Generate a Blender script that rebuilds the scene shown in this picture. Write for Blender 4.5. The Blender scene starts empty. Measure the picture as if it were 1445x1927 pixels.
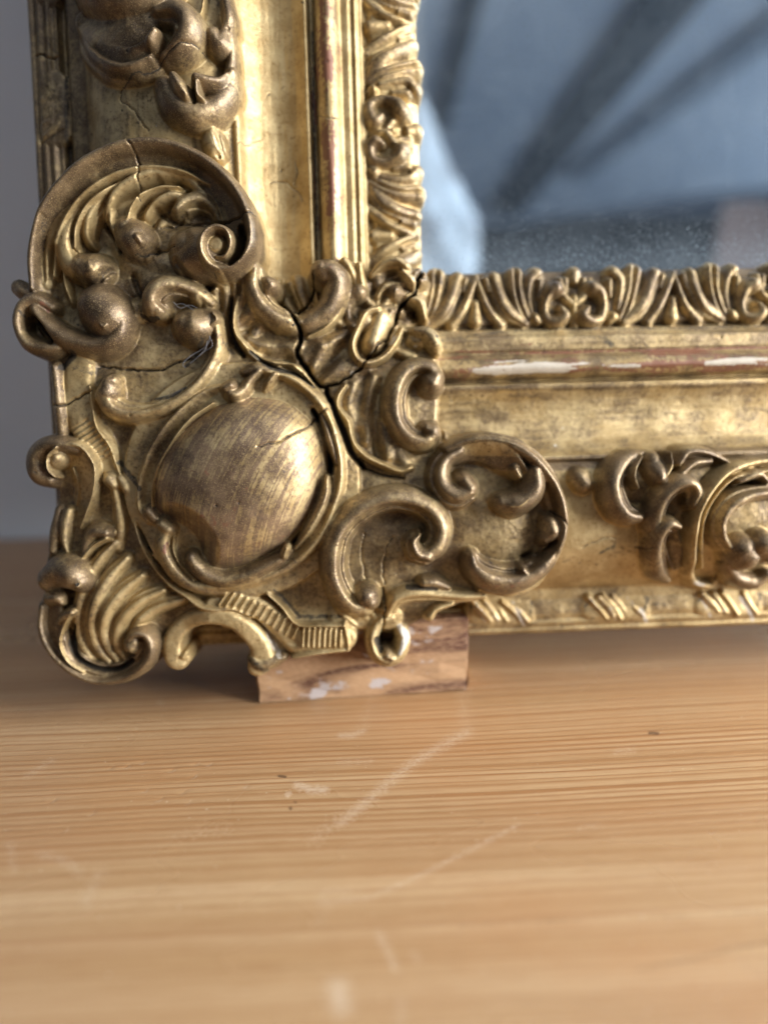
import bpy, math, random
import numpy as np
from mathutils import Vector, Matrix
C = bpy.context.scene.collection
rng = np.random.default_rng(7)
random.seed(7)

# ------------------------------------------------------------------ camera, world, lamps
F = 1455.0                      # focal length in photo pixels (photo is 1445 x 1927)
S = 1.5e-4                      # metres per photo pixel on the frame's face
CX, CY = 722.5, 963.5
LEAN = math.radians(10.0)       # the frame leans back against the wall
PITCH, YAW, ROLL = math.radians(4.2), math.radians(2.2), math.radians(1.6)
f0 = np.array([math.sin(YAW)*math.cos(PITCH), -math.sin(PITCH), -math.cos(YAW)*math.cos(PITCH)])
r0 = np.cross(f0, [0, 1, 0]); r0 /= np.linalg.norm(r0)
u0v = np.cross(r0, f0)
camR = r0*math.cos(ROLL) - u0v*math.sin(ROLL)
camU = u0v*math.cos(ROLL) + r0*math.sin(ROLL)
camF = f0
camP = -F*camF                  # in frame-local pixel units (u right, v up, w to the viewer)

def L(X, Y, w):
    """frame-local (u, v) of the point at depth w that the photo shows at X, Y"""
    X = np.asarray(X, float); Y = np.asarray(Y, float); w = np.asarray(w, float)
    d = [camF[i]*F + camR[i]*(X-CX) - camU[i]*(Y-CY) for i in range(3)]
    t = (w - camP[2])/d[2]
    return camP[0] + t*d[0], camP[1] + t*d[1]

RX = np.array([[1, 0, 0], [0, math.sin(LEAN), -math.cos(LEAN)], [0, math.cos(LEAN), math.sin(LEAN)]])  # local -> world
_b = L(690, 1312, -75)
ORG = np.array([0, 0, -(RX @ np.array([_b[0], _b[1], -75])*S)[2]])
def W(p): return RX @ np.asarray(p, float)*S + ORG
def ray(X, Y): return RX @ (camF*F + camR*(X-CX) - camU*(Y-CY))
CAMW = W(camP)
def on_table(X, Y, z=0.0):
    d = ray(X, Y); return CAMW + d*((z-CAMW[2])/d[2])

cam = bpy.data.cameras.new('camera'); camo = bpy.data.objects.new('camera', cam); C.objects.link(camo)
m = np.eye(4); m[:3, 0] = RX@camR; m[:3, 1] = RX@camU; m[:3, 2] = -(RX@camF); m[:3, 3] = CAMW
camo.matrix_world = Matrix(m.tolist())
cam.sensor_fit = 'VERTICAL'; cam.sensor_height = 36.0; cam.sensor_width = 36.0
cam.lens = 36.0*F/1927.0
cam.clip_start = 0.005; cam.clip_end = 60
cam.dof.use_dof = True; cam.dof.focus_distance = (F-140)*S; cam.dof.aperture_fstop = 4.2
bpy.context.scene.camera = camo

sc = bpy.context.scene
sc.view_settings.view_transform = 'Standard'; sc.view_settings.look = 'None'
sc.view_settings.exposure = 0.25; sc.view_settings.gamma = 1.0
world = bpy.data.worlds.new('World'); sc.world = world; world.use_nodes = True
bg = world.node_tree.nodes['Background']
bg.inputs['Color'].default_value = (0.62, 0.74, 1.0, 1); bg.inputs['Strength'].default_value = 0.10

def area(name, loc, target, sx, sy, power, col):
    l = bpy.data.lights.new(name, 'AREA'); l.shape = 'RECTANGLE'; l.size = sx; l.size_y = sy
    l.energy = power; l.color = col
    o = bpy.data.objects.new(name, l); C.objects.link(o); o.location = loc
    o.rotation_euler = (Vector(target)-Vector(loc)).to_track_quat('-Z', 'Y').to_euler()
    return o
area('window_light', (1.05, -0.34, 0.32), (0, -0.02, 0.05), 0.7, 0.85, 38.0, (1.0, 0.975, 0.935))
area('room_light', (0.10, -0.85, 1.30), (0, 0, 0.05), 1.0, 0.5, 3.0, (0.80, 0.88, 1.0))

area('ceiling_wash', (2.3, -1.3, 0.35), (0.75, -1.9, 1.4), 0.8, 0.8, 26.0, (0.80, 0.90, 1.0))  # unseen lamp added to brighten the ceiling that the mirror shows
# ------------------------------------------------------------------ helpers
def tag(o, label=None, cat=None, group=None, kind=None):
    if label: o['label'] = label
    if cat: o['category'] = cat
    if group: o['group'] = group
    if kind: o['kind'] = kind
    return o
def link(name, me, mat=None, parent=None):
    o = bpy.data.objects.new(name, me); C.objects.link(o)
    if mat: me.materials.append(mat)
    if parent: o.parent = parent
    return o
def np_mesh(name, V, Q, smooth=True):
    me = bpy.data.meshes.new(name)
    V = np.ascontiguousarray(V, np.float32); Q = np.ascontiguousarray(Q, np.int32)
    me.vertices.add(len(V)); me.vertices.foreach_set('co', V.ravel())
    k = Q.shape[1]
    me.loops.add(Q.size); me.loops.foreach_set('vertex_index', Q.ravel())
    me.polygons.add(len(Q)); me.polygons.foreach_set('loop_start', np.arange(0, Q.size, k, dtype=np.int32))
    me.update(calc_edges=True)
    me.polygons.foreach_set('use_smooth', np.full(len(Q), smooth))
    return me
def vnoise(X, Y, scale, seed):
    """smooth value noise in [-1, 1]"""
    g = np.random.default_rng(seed).uniform(-1, 1, (257, 257)).astype(np.float32)
    x = X/scale; y = Y/scale
    xi = np.floor(x).astype(int); yi = np.floor(y).astype(int)
    fx = (x-xi).astype(np.float32); fy = (y-yi).astype(np.float32)
    fx = fx*fx*(3-2*fx); fy = fy*fy*(3-2*fy)
    a = g[yi % 256, xi % 256]; b = g[yi % 256, (xi+1) % 256]
    c = g[(yi+1) % 256, xi % 256]; d = g[(yi+1) % 256, (xi+1) % 256]
    return (a*(1-fx)+b*fx)*(1-fy) + (c*(1-fx)+d*fx)*fy
def fbm(X, Y, scale, seed, n=3):
    o = 0; a = 1.0
    for i in range(n):
        o = o + a*vnoise(X+31*i, Y+17*i, scale/2**i, seed+i); a *= 0.5
    return o

# ------------------------------------------------------------------ node helpers
class NT:
    def __init__(s, name):
        s.m = bpy.data.materials.new(name); s.m.use_nodes = True
        s.t = s.m.node_tree; s.n = s.t.nodes; s.b = s.n['Principled BSDF']
    def add(s, kind, **k):
        n = s.n.new(kind)
        for a, v in k.items(): setattr(n, a, v)
        return n
    def con(s, a, b): s.t.links.new(a, b)
    def put(s, inp, v):
        if hasattr(v, 'is_linked') or isinstance(v, bpy.types.NodeSocket): s.con(v, inp)
        else: inp.default_value = v
    def math(s, op, a, b=0.0, clamp=False):
        n = s.add('ShaderNodeMath', operation=op, use_clamp=clamp); s.put(n.inputs[0], a); s.put(n.inputs[1], b); return n.outputs[0]
    def mix(s, f, a, b):
        n = s.add('ShaderNodeMix', data_type='RGBA'); s.put(n.inputs[0], f); s.put(n.inputs[6], a); s.put(n.inputs[7], b); return n.outputs[2]
    def mixf(s, f, a, b):
        n = s.add('ShaderNodeMix', data_type='FLOAT'); s.put(n.inputs[0], f); s.put(n.inputs[2], a); s.put(n.inputs[3], b); return n.outputs[0]
    def coord(s, which='Object'): return s.add('ShaderNodeTexCoord').outputs[which]
    def mapp(s, v, scale=(1, 1, 1), rot=(0, 0, 0), loc=(0, 0, 0)):
        n = s.add('ShaderNodeMapping'); s.con(v, n.inputs[0]); n.inputs['Scale'].default_value = scale
        n.inputs['Rotation'].default_value = rot; n.inputs['Location'].default_value = loc; return n.outputs[0]
    def noise(s, v, scale, detail=4, rough=0.55, dist=0.0):
        n = s.add('ShaderNodeTexNoise'); s.con(v, n.inputs['Vector']); n.inputs['Scale'].default_value = scale
        n.inputs['Detail'].default_value = detail; n.inputs['Roughness'].default_value = rough; n.inputs['Distortion'].default_value = dist
        return n.outputs[0]
    def ramp(s, f, lo, hi, a=0.0, b=1.0):
        n = s.add('ShaderNodeMapRange', interpolation_type='SMOOTHSTEP'); s.put(n.inputs[0], f)
        n.inputs[1].default_value = lo; n.inputs[2].default_value = hi; n.inputs[3].default_value = a; n.inputs[4].default_value = b
        return n.outputs[0]
    def attr(s, name):
        n = s.add('ShaderNodeAttribute', attribute_name=name); return n
    def bump(s, h, strength, dist, normal=None):
        n = s.add('ShaderNodeBump'); n.inputs['Strength'].default_value = strength; n.inputs['Distance'].default_value = dist
        s.con(h, n.inputs['Height'])
        if normal is not None: s.con(normal, n.inputs['Normal'])
        return n.outputs[0]

def gilt_material(name='aged_gilding', bump=0.30, brown_lo=(0.086, 0.056, 0.032, 1), brown_hi=(0.208, 0.144, 0.079, 1), k4=0.5):
    t = NT(name)
    P = t.coord('Object')
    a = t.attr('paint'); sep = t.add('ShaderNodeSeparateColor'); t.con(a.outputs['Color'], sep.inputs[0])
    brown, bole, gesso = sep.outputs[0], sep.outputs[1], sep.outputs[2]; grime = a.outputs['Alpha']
    n1 = t.noise(P, 140, 5, 0.6); n2 = t.noise(P, 900, 4, 0.65); n3 = t.noise(P, 3200, 2, 0.6); n4 = t.noise(P, 45, 3, 0.5)
    gold = t.mix(t.ramp(n1, 0.35, 0.7), (0.37, 0.262, 0.118, 1), (0.56, 0.435, 0.230, 1))
    gold = t.mix(t.math('MULTIPLY', t.ramp(n2, 0.54, 0.68), 0.65), gold, (0.22, 0.13, 0.045, 1))
    br = t.mix(t.ramp(n1, 0.35, 0.68), brown_lo, brown_hi)
    br = t.mix(t.math('MULTIPLY', t.ramp(n3, 0.52, 0.70), 0.65), br, (0.46, 0.34, 0.17, 1))
    # rubbed gilding shows in broken flecks where the attribute is between the two
    k = t.math('ADD', brown, t.math('MULTIPLY', t.math('SUBTRACT', n2, 0.5), 0.9))
    k = t.math('ADD', k, t.math('MULTIPLY', t.math('SUBTRACT', n4, 0.5), k4))
    kf = t.ramp(k, 0.25, 0.80)
    col = t.mix(kf, gold, br)
    bo = t.ramp(t.math('ADD', bole, t.math('MULTIPLY', t.math('SUBTRACT', n2, 0.5), 1.1)), 0.42, 0.62)
    col = t.mix(bo, col, t.mix(n1, (0.13, 0.05, 0.03, 1), (0.27, 0.12, 0.065, 1)))
    ge = t.ramp(t.math('ADD', gesso, t.math('MULTIPLY', t.math('SUBTRACT', n2, 0.5), 1.3)), 0.45, 0.60)
    col = t.mix(ge, col, t.mix(n1, (0.42, 0.36, 0.28, 1), (0.60, 0.56, 0.49, 1)))
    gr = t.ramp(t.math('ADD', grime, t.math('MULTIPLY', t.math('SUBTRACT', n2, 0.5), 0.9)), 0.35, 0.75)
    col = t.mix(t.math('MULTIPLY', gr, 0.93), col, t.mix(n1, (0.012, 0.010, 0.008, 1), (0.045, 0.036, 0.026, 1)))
    t.con(col, t.b.inputs['Base Color'])
    met = t.mixf(kf, 0.58, 0.38)
    met = t.math('MULTIPLY', met, t.math('SUBTRACT', 1.0, t.math('MAXIMUM', t.math('MAXIMUM', bo, ge), gr), True))
    t.con(met, t.b.inputs['Metallic'])
    ro = t.mixf(kf, 0.52, 0.38)
    ro = t.math('ADD', ro, t.math('MULTIPLY', t.math('SUBTRACT', n2, 0.5), 0.35))
    ro = t.mixf(t.math('MAXIMUM', ge, gr), ro, 0.72)
    t.con(ro, t.b.inputs['Roughness'])
    # craquelure and grain
    v = t.add('ShaderNodeTexVoronoi', feature='DISTANCE_TO_EDGE'); t.con(t.mapp(P), v.inputs['Vector']); v.inputs['Scale'].default_value = 260
    cr = t.math('MULTIPLY', t.ramp(v.outputs[0], 0.0, 0.03), t.ramp(n4, 0.35, 0.6))
    h = t.math('ADD', t.math('MULTIPLY', n2, 1.0), t.math('MULTIPLY', n3, 0.35))
    h = t.math('ADD', h, t.math('MULTIPLY', cr, 0.10))
    h = t.math('ADD', h, t.math('MULTIPLY', n1, t.mixf(kf, 0.10, 0.5)))
    t.con(t.bump(h, bump, 0.0006), t.b.inputs['Normal'])
    return t.m
# ------------------------------------------------------------------ the frame as one carved height field
STILE = [(57,-100),(62,-93),(90,-86),(112,-92),(119,-104),(127,-104),(130,-84),(156,-82),(163,-74),(175,-50),(200,-25),(250,-4),(300,0),(360,-4),(410,-14),(434,-24),(437,-17),(446,-19),(449,-32),(465,-52),(490,-70),(520,-78),(550,-72),(568,-60),(574,-54),(579,-56),(583,-74),(592,-74),(594,-60),(600,-48),(617,-36),(632,-46),(639,-60),(642,-64),(655,-62),(664,-68),(667,-62),(672,-64),(676,-72),(681,-70),(684,-88),(690,-92),(700,-84),(740,-92),(772,-115),(783,-128)]
RAIL = [(1180,-100),(1174,-92),(1150,-86),(1128,-92),(1123,-104),(1119,-104),(1117,-84),(1099,-82),(1095,-74),(1085,-50),(1060,-25),(1015,-4),(970,0),(920,-4),(880,-14),(862,-24),(858,-17),(850,-19),(847,-32),(835,-52),(810,-70),(780,-78),(750,-72),(730,-60),(722,-54),(715,-54),(710,-72),(706,-72),(704,-60),(698,-48),(683,-36),(668,-46),(661,-60),(656,-66),(652,-62),(630,-60),(625,-66),(621,-72),(614,-78),(609,-92),(600,-84),(560,-92),(520,-115),(507,-128)]
su, sw = [], []
for X, w in STILE:
    su.append(float(L(X, 100, w)[0])); sw.append(w)
rv, rw = [], []
for Y, w in RAIL:
    rv.append(float(L(1300, Y, w)[1])); rw.append(w)
su = np.maximum.accumulate(np.array(su)+np.arange(len(su))*1e-3); rv = np.maximum.accumulate(np.array(rv)+np.arange(len(rv))*1e-3)
U0, U1, V0, V1 = su[0], su[-1], rv[0], rv[-1]
STEP = 1.3
ulo, uhi = float(L(-6, 620, -60)[0])-10, float(L(1470, 700, -100)[0])+30
vlo, vhi = float(L(150, 1310, -60)[1])-12, float(L(500, -8, -100)[1])+30
def axis(lo, hi, ext):
    a = np.arange(lo, hi, STEP); e = [a[-1]]; st = STEP
    while e[-1] < hi+ext: st = min(st*1.25, 9 if e[-1] < hi+250 else 90); e.append(e[-1]+st)
    return np.concatenate([a, e[1:]]).astype(np.float32)
ua, va = axis(ulo, uhi, 2600), axis(vlo, vhi, 3600)
NU, NV = len(ua), len(va)
UU, VV = np.meshgrid(ua, va)
NEG = -1000.0
def pchip(x, xs, ys):
    # monotone cubic through the profile points, so coves and swells have no facets
    xs = np.asarray(xs, float); ys = np.asarray(ys, float); h = np.diff(xs); d = np.diff(ys)/h
    m_ = np.zeros(len(xs)); m_[0], m_[-1] = d[0], d[-1]
    ok = d[:-1]*d[1:] > 0; w1 = 2*h[1:]+h[:-1]; w2 = h[1:]+2*h[:-1]
    m_[1:-1][ok] = ((w1+w2)[ok])/(w1[ok]/d[:-1][ok]+w2[ok]/d[1:][ok])
    i = np.clip(np.searchsorted(xs, x)-1, 0, len(h)-1); t = np.clip((x-xs[i])/h[i], 0, 1)
    return ys[i]*(1+2*t)*(1-t)**2+m_[i]*h[i]*t*(1-t)**2+ys[i+1]*t*t*(3-2*t)+m_[i+1]*h[i]*t*t*(t-1)
qs = (UU-U0)/(U1-U0); qr = (VV-V0)/(V1-V0)
base = np.where(qs < qr, pchip(UU, su, sw), pchip(VV, rv, rw)).astype(np.float32)
inrect = (UU >= U0) & (VV >= V0)
opening = (UU > U1) & (VV > V1)
base[~inrect] = -100
wob = fbm(UU, VV, 130, 3, 2)*1.6
# ---- plate of the corner ornament: level given at control points of the photo
PC = [(100,750,-8),(140,700,0),(200,740,4),(300,650,6),(240,400,2),(150,450,-12),(90,480,-22),(350,420,8),(270,300,2),(440,350,-2),(460,460,0),(300,500,8),(450,900,22),(300,800,4),(250,900,-4),(215,830,-2),(130,950,-22),(60,870,-24),(60,600,-20),(200,1100,-4),(100,1200,-30),(230,1270,-26),(330,1200,-22),(420,1150,4),(600,1180,0),(520,1230,-10),(650,1050,12),(740,1030,14),(930,1000,6),(950,900,4),(1040,950,-8),(700,850,-4),(650,790,-8),(760,760,-16),(600,660,-12),(520,620,-14),(465,560,-8),(690,620,-34),(780,590,-56),(700,540,-50),(650,540,-40),(560,560,-40),(820,690,-34),(830,800,-22),(740,1220,-26),(850,1130,-10),(980,1110,-14),(720,930,8)]
pu, pv = L([p[0] for p in PC], [p[1] for p in PC], [p[2] for p in PC]); pw = np.array([p[2] for p in PC], float)
cs = 12                                   # coarse evaluation, then bilinear
cu, cv = np.arange(ulo-20, uhi+440, cs), np.arange(vlo-20, vhi+440, cs)
CU, CV = np.meshgrid(cu, cv)
num = np.zeros_like(CU); den = np.zeros_like(CU)
for a, b, c in zip(pu, pv, pw):
    k = 1.0/(((CU-a)**2+(CV-b)**2)+900)**1.6; num += k*c; den += k
cpl = num/den
def bil(x, y):
    fx = np.clip((x-cu[0])/cs, 0, len(cu)-1.01); fy = np.clip((y-cv[0])/cs, 0, len(cv)-1.01)
    i = fx.astype(int); j = fy.astype(int); a = fx-i; b = fy-j
    return (cpl[j, i]*(1-a)+cpl[j, i+1]*a)*(1-b)+(cpl[j+1, i]*(1-a)+cpl[j+1, i+1]*a)*b
plate = (bil(UU, VV)+8).astype(np.float32)
PLATE = [(96,690),(92,740),(98,800),(104,850),(108,900),(106,950),(96,1000),(84,1050),(78,1110),(82,1190),(112,1240),(170,1276),(230,1276),(270,1262),(300,1212),(326,1180),(360,1158),(430,1154),(470,1172),(502,1205),(520,1236),(548,1241),(652,1224),(662,1195),(690,1190),(740,1200),(800,1165),(900,1126),(985,1098),(1040,1040),(1056,980),(1050,920),(1020,875),(985,838),(915,824),(850,832),(838,800),(825,840),(830,700),(820,650),(800,622),(770,618),(752,600),(772,560),(790,520),(775,490),(730,480),(700,520),(668,486),(648,492),(640,520),(622,560),(590,590),(560,596),(530,585),(505,560),(498,520),(478,492),(478,440),(462,380),(420,320),(372,286),(310,270),(250,270),(190,296),(140,338),(104,385),(80,440),(68,500),(60,545),(40,585),(38,630),(70,662)]
def uvpoly(pts, w=0.0):
    out = []
    for X, Y in pts:
        u, v = L(X, Y, w); w2 = float(bil(np.array(u), np.array(v)))+8
        out.append([float(q) for q in L(X, Y, w2)])
    return np.array(out)
def polydist(poly, close=True):
    """unsigned distance and inside mask of a polygon, on the grid window that holds it"""
    i0, i1 = np.searchsorted(ua, poly[:, 0].min()-20), np.searchsorted(ua, poly[:, 0].max()+20)
    j0, j1 = np.searchsorted(va, poly[:, 1].min()-20), np.searchsorted(va, poly[:, 1].max()+20)
    x = UU[j0:j1, i0:i1]; y = VV[j0:j1, i0:i1]
    d = np.full(x.shape, 1e9, np.float32); ins = np.zeros(x.shape, bool)
    n = len(poly)
    for k in range(n):
        (ax, ay), (bx, by) = poly[k], poly[(k+1) % n]
        dx, dy = bx-ax, by-ay; l2 = dx*dx+dy*dy+1e-9
        t = np.clip(((x-ax)*dx+(y-ay)*dy)/l2, 0, 1)
        d = np.minimum(d, (x-ax-t*dx)**2+(y-ay-t*dy)**2)
        c = ((ay > y) != (by > y)) & (x < (bx-ax)*(y-ay)/(by-ay+1e-12)+ax)
        ins ^= c
    return (slice(j0, j1), slice(i0, i1)), np.sqrt(d), ins
def smooth_closed(P, it=2):
    for _ in range(it):
        N = np.roll(P, -1, 0); P = np.stack([0.75*P+0.25*N, 0.25*P+0.75*N], 1).reshape(-1, 2)
    return P
pm = np.zeros(UU.shape, bool)
sl, d, ins = polydist(smooth_closed(uvpoly(PLATE), 2))
pm[sl] = ins
edge = np.full(UU.shape, 99, np.float32); edge[sl] = np.where(ins, d, 0)
plate = plate - 16*(1-np.clip(edge/10, 0, 1))**2*pm
H = np.where(inrect & ~opening, base, NEG).astype(np.float32)
H = np.where(pm, np.maximum(plate, H), H)
base_ext = np.where(inrect, base, -100).astype(np.float32)
# ---- parts
PARTS = [None]                            # id -> (name, parent id, label)
ID = np.zeros(UU.shape, np.int16)
paint = np.zeros(UU.shape+(4,), np.float32)   # brown (rubbed gilding and some painted light), red bole, white gesso, dark grime
def part(name, parent=0, label=None):
    PARTS.append((name, parent, label)); return len(PARTS)-1
P_SIDE = part('side_moulding'); P_BOT = part('bottom_moulding'); P_CORN = part('corner_ornament')
ID[inrect & ~opening] = np.where(qs < qr, P_SIDE, P_BOT)[inrect & ~opening]
ID[pm] = P_CORN
def band(pid, par, name, lo, hi, prof, axis_, sel):
    pass
# long members of each moulding are parts of their own
def member(name, xs, ys, brown, bole=0.0):
    a, b = np.interp(xs[0], [p[0] for p in STILE], su), np.interp(xs[1], [p[0] for p in STILE], su)
    p = part(name, P_SIDE); k = (ID == P_SIDE) & (UU >= a) & (UU < b); ID[k] = p; paint[k, 0] = brown; paint[k, 1] = bole
    ry = [q[0] for q in RAIL][::-1]; rr = rv[::-1]
    c, e = np.interp(ys[0], ry, rr), np.interp(ys[1], ry, rr)
    q = part(name, P_BOT); k = (ID == P_BOT) & (VV >= min(c, e)) & (VV < max(c, e)); ID[k] = q; paint[k, 0] = brown; paint[k, 1] = bole
    return p, q
P_RIB = member('ribbon_band', (57, 125), (1180, 1121), 0.42)
P_FIL = member('fillet', (125, 160), (1121, 1096), 0.34)
P_TOR = member('swelled_moulding', (160, 436), (1096, 857), 0.22)
P_COV = member('cove', (436, 582), (857, 709), 0.05)
P_BEA = member('bead', (582, 641), (709, 659), 0.36, 0.30)
P_FI2 = member('fillet', (641, 684), (659, 612), 0.06); paint[ID == P_FI2[1], 0] = 0.55
P_SIG = member('sight_edge', (684, 783), (612, 507), 0.20); paint[ID == P_SIG[1], 0] = 0.75; paint[ID == P_SIG[1], 3] = 0.36; paint[ID == P_SIG[0], 3] = 0.22
paint[ID == P_CORN, 0] = 0.58; paint[ID == P_CORN, 3] = 0.25
k = (ID == P_RIB[0]) | (ID == P_FIL[0]); paint[k, 0] = 0.72
k = ID == P_COV[1]; paint[k, 0] = 0.40  # bottom cove browned: its dimmer light is put into the colour
k = ID == P_TOR[1]; paint[k, 0] = np.interp(VV[k], [rv[10], rv[13], rv[15]], [0.06, 0.14, 0.46])  # gold low, brown high: glow off the table put into the colour
k = ID == P_BEA[1]; paint[k, 0] = 0.55
k = ID == P_TOR[0]; paint[k, 0] = np.interp(UU[k], su, np.linspace(0, 1, len(su)))*0+0.40
# reeds along the ribbon band
for (pp, coord) in ((P_RIB[0], UU-U0), (P_RIB[1], VV-V0)):
    k = ID == pp; H[k] += (2.2*np.cos((coord-6)*2*math.pi/17.0))[k]
H += np.where(H > NEG/2, wob*0.7, 0)
GB = np.where(H > NEG/2, H, base_ext)     # ground for ornament applied to the mouldings
def gsample(kind, u, v):
    if kind == 'plate': return bil(np.asarray(u), np.asarray(v))+8
    i = np.clip(np.searchsorted(ua, u), 0, NU-1); j = np.clip(np.searchsorted(va, v), 0, NV-1)
    return GB[j, i]
def spline(P, step=1.4):
    """Catmull-Rom through P (n x k)"""
    P = np.asarray(P, float)
    if len(P) == 1: return P
    Q = np.vstack([2*P[0]-P[1], P, 2*P[-1]-P[-2]]); out = []
    for i in range(1, len(Q)-2):
        n = max(2, int(np.hypot(*(Q[i+1, :2]-Q[i, :2]))/step)); t = np.linspace(0, 1, n, endpoint=False)[:, None]
        a, b, c, d_ = Q[i-1], Q[i], Q[i+1], Q[i+2]
        out.append(0.5*((2*b)+(-a+c)*t+(2*a-5*b+4*c-d_)*t*t+(-a+3*b-3*c+d_)*t**3))
    out.append(P[-1:]); return np.vstack(out)
def keys(v, n):
    if np.isscalar(v): return np.full(n, float(v))
    return np.interp(np.linspace(0, 1, n), np.linspace(0, 1, len(v)), v)
def prof(kind, rho, x):
    r2 = np.sqrt(np.clip(1-rho*rho, 0, 1))
    if kind == 'round': return r2
    if kind == 'flat': return np.sqrt(np.clip(1-rho**5, 0, 1))
    if kind == 'ridge': return (1-rho)**0.8
    e = np.sqrt(np.clip(1-rho**7, 0, 1))
    if kind == 'gutter': return e*(0.45+0.55*x*x)
    if kind == 'rimL': return e*(0.40+0.60*np.clip((1-x)/2, 0, 1)**1.5)     # high on the left of its run
    if kind == 'rimR': return e*(0.40+0.60*np.clip((1+x)/2, 0, 1)**1.5)
    if kind == 'bevL': return r2-0.22*np.exp(-((x+0.50)/0.16)**2)           # a roll with a cut groove
    if kind == 'bevR': return r2-0.22*np.exp(-((x-0.50)/0.16)**2)
    if kind == 'twin': return r2*(1-0.42*np.exp(-(x/0.2)**2))
    return r2
SEED = [0]; ZMUL = 1.18
def stroke(pid, pts, r=14, z=20, pr='round', b=0.7, on='plate', k=7.0, bole=0.0, zb=-7, zrel=True):
    """a carved member swept along photo points; r half width, z height over the ground, b how far the gilding is rubbed brown"""
    pts = np.asarray(pts, float); n = len(pts)
    rr, zz = keys(r, n), keys(z, n)*ZMUL
    rr = np.where(rr > 9, rr*(1.07 if on == 'plate' else 1.10), rr)
    X, Y = pts[:, 0], pts[:, 1]
    w = np.zeros(n)
    for _ in range(3):
        u, v = L(X, Y, w+0.55*zz); w = gsample(on, u, v)
    g = np.array(w, float)
    if n > 2 and on != 'plate':            # ornament bridges the mouldings below it
        g2 = g.copy(); g2[1:-1] = (g[:-2]+2*g[1:-1]+g[2:])/4; g = g2
    P = spline(np.stack([u, v, rr, zz, g], 1))
    SEED[0] += 1
    arc = np.arange(len(P))*1.0
    P[:, 2] *= 1+0.06*np.interp(arc/14.0 % 60, np.arange(61), np.random.default_rng(SEED[0]).uniform(-1, 1, 61))
    T = np.gradient(P[:, :2], axis=0) if len(P) > 1 else np.array([[1.0, 0]])
    T /= np.hypot(T[:, 0], T[:, 1])[:, None]+1e-9
    rm = P[:, 2].max()+3
    i0, i1 = np.searchsorted(ua, P[:, 0].min()-rm), np.searchsorted(ua, P[:, 0].max()+rm)
    j0, j1 = np.searchsorted(va, P[:, 1].min()-rm), np.searchsorted(va, P[:, 1].max()+rm)
    if i1 <= i0 or j1 <= j0: return
    A = UU[j0:j1, i0:i1]; B = VV[j0:j1, i0:i1]
    best = np.full(A.shape, 9.0, np.float32); xs = np.zeros(A.shape, np.float32); zt = np.zeros(A.shape, np.float32); gt = np.zeros(A.shape, np.float32)
    xa, yb = ua[i0:i1], va[j0:j1]
    for q in range(len(P)):
        u, v, ra, za, ga = P[q]; ra = max(ra, 1.0)
        a0, a1 = np.searchsorted(xa, (u-ra, u+ra)); b0, b1 = np.searchsorted(yb, (v-ra, v+ra))
        if a1 <= a0 or b1 <= b0: continue
        dx = A[b0:b1, a0:a1]-u; dy = B[b0:b1, a0:a1]-v
        rho = np.sqrt(dx*dx+dy*dy)/ra
        s_ = best[b0:b1, a0:a1]; hit = rho < s_
        s_[hit] = rho[hit]
        cr = (T[q, 0]*dy-T[q, 1]*dx)/ra
        xs[b0:b1, a0:a1][hit] = -cr[hit]; zt[b0:b1, a0:a1][hit] = za; gt[b0:b1, a0:a1][hit] = ga
    cov = best < 1
    f = prof(pr, np.minimum(best, 1), np.clip(xs, -1, 1))
    h = gt+zb+(zt-zb)*f
    Hw = H[j0:j1, i0:i1]; cur = np.where(Hw < NEG/2, -400, Hw)
    kk = np.clip(k-np.abs(h-cur), 0, k)
    new = np.where(cov, np.maximum(h, cur)+kk*kk/(4*k), cur)
    up = cov & (h > cur-0.5)
    Hw[up] = new[up]
    IDw = ID[j0:j1, i0:i1]; IDw[up] = pid
    pw_ = paint[j0:j1, i0:i1]
    cr_ = np.clip(f, 0, 1)
    pw_[..., 0][up] = ((0.10+0.86*b)*(0.60+0.40*cr_))[up]; pw_[..., 1][up] = bole; pw_[..., 2][up] = 0; pw_[..., 3][up] = 0
def swell(pts, r, dz, b=None):
    """a soft fold added to the surface that is there"""
    s_, best = line_mask(pts, r, 'plate', 5)
    f = np.clip(1-best*best, 0, 1)**2; Hw = H[s_]; ok = Hw > NEG/2; Hw[ok] += (dz*f)[ok]
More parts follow.
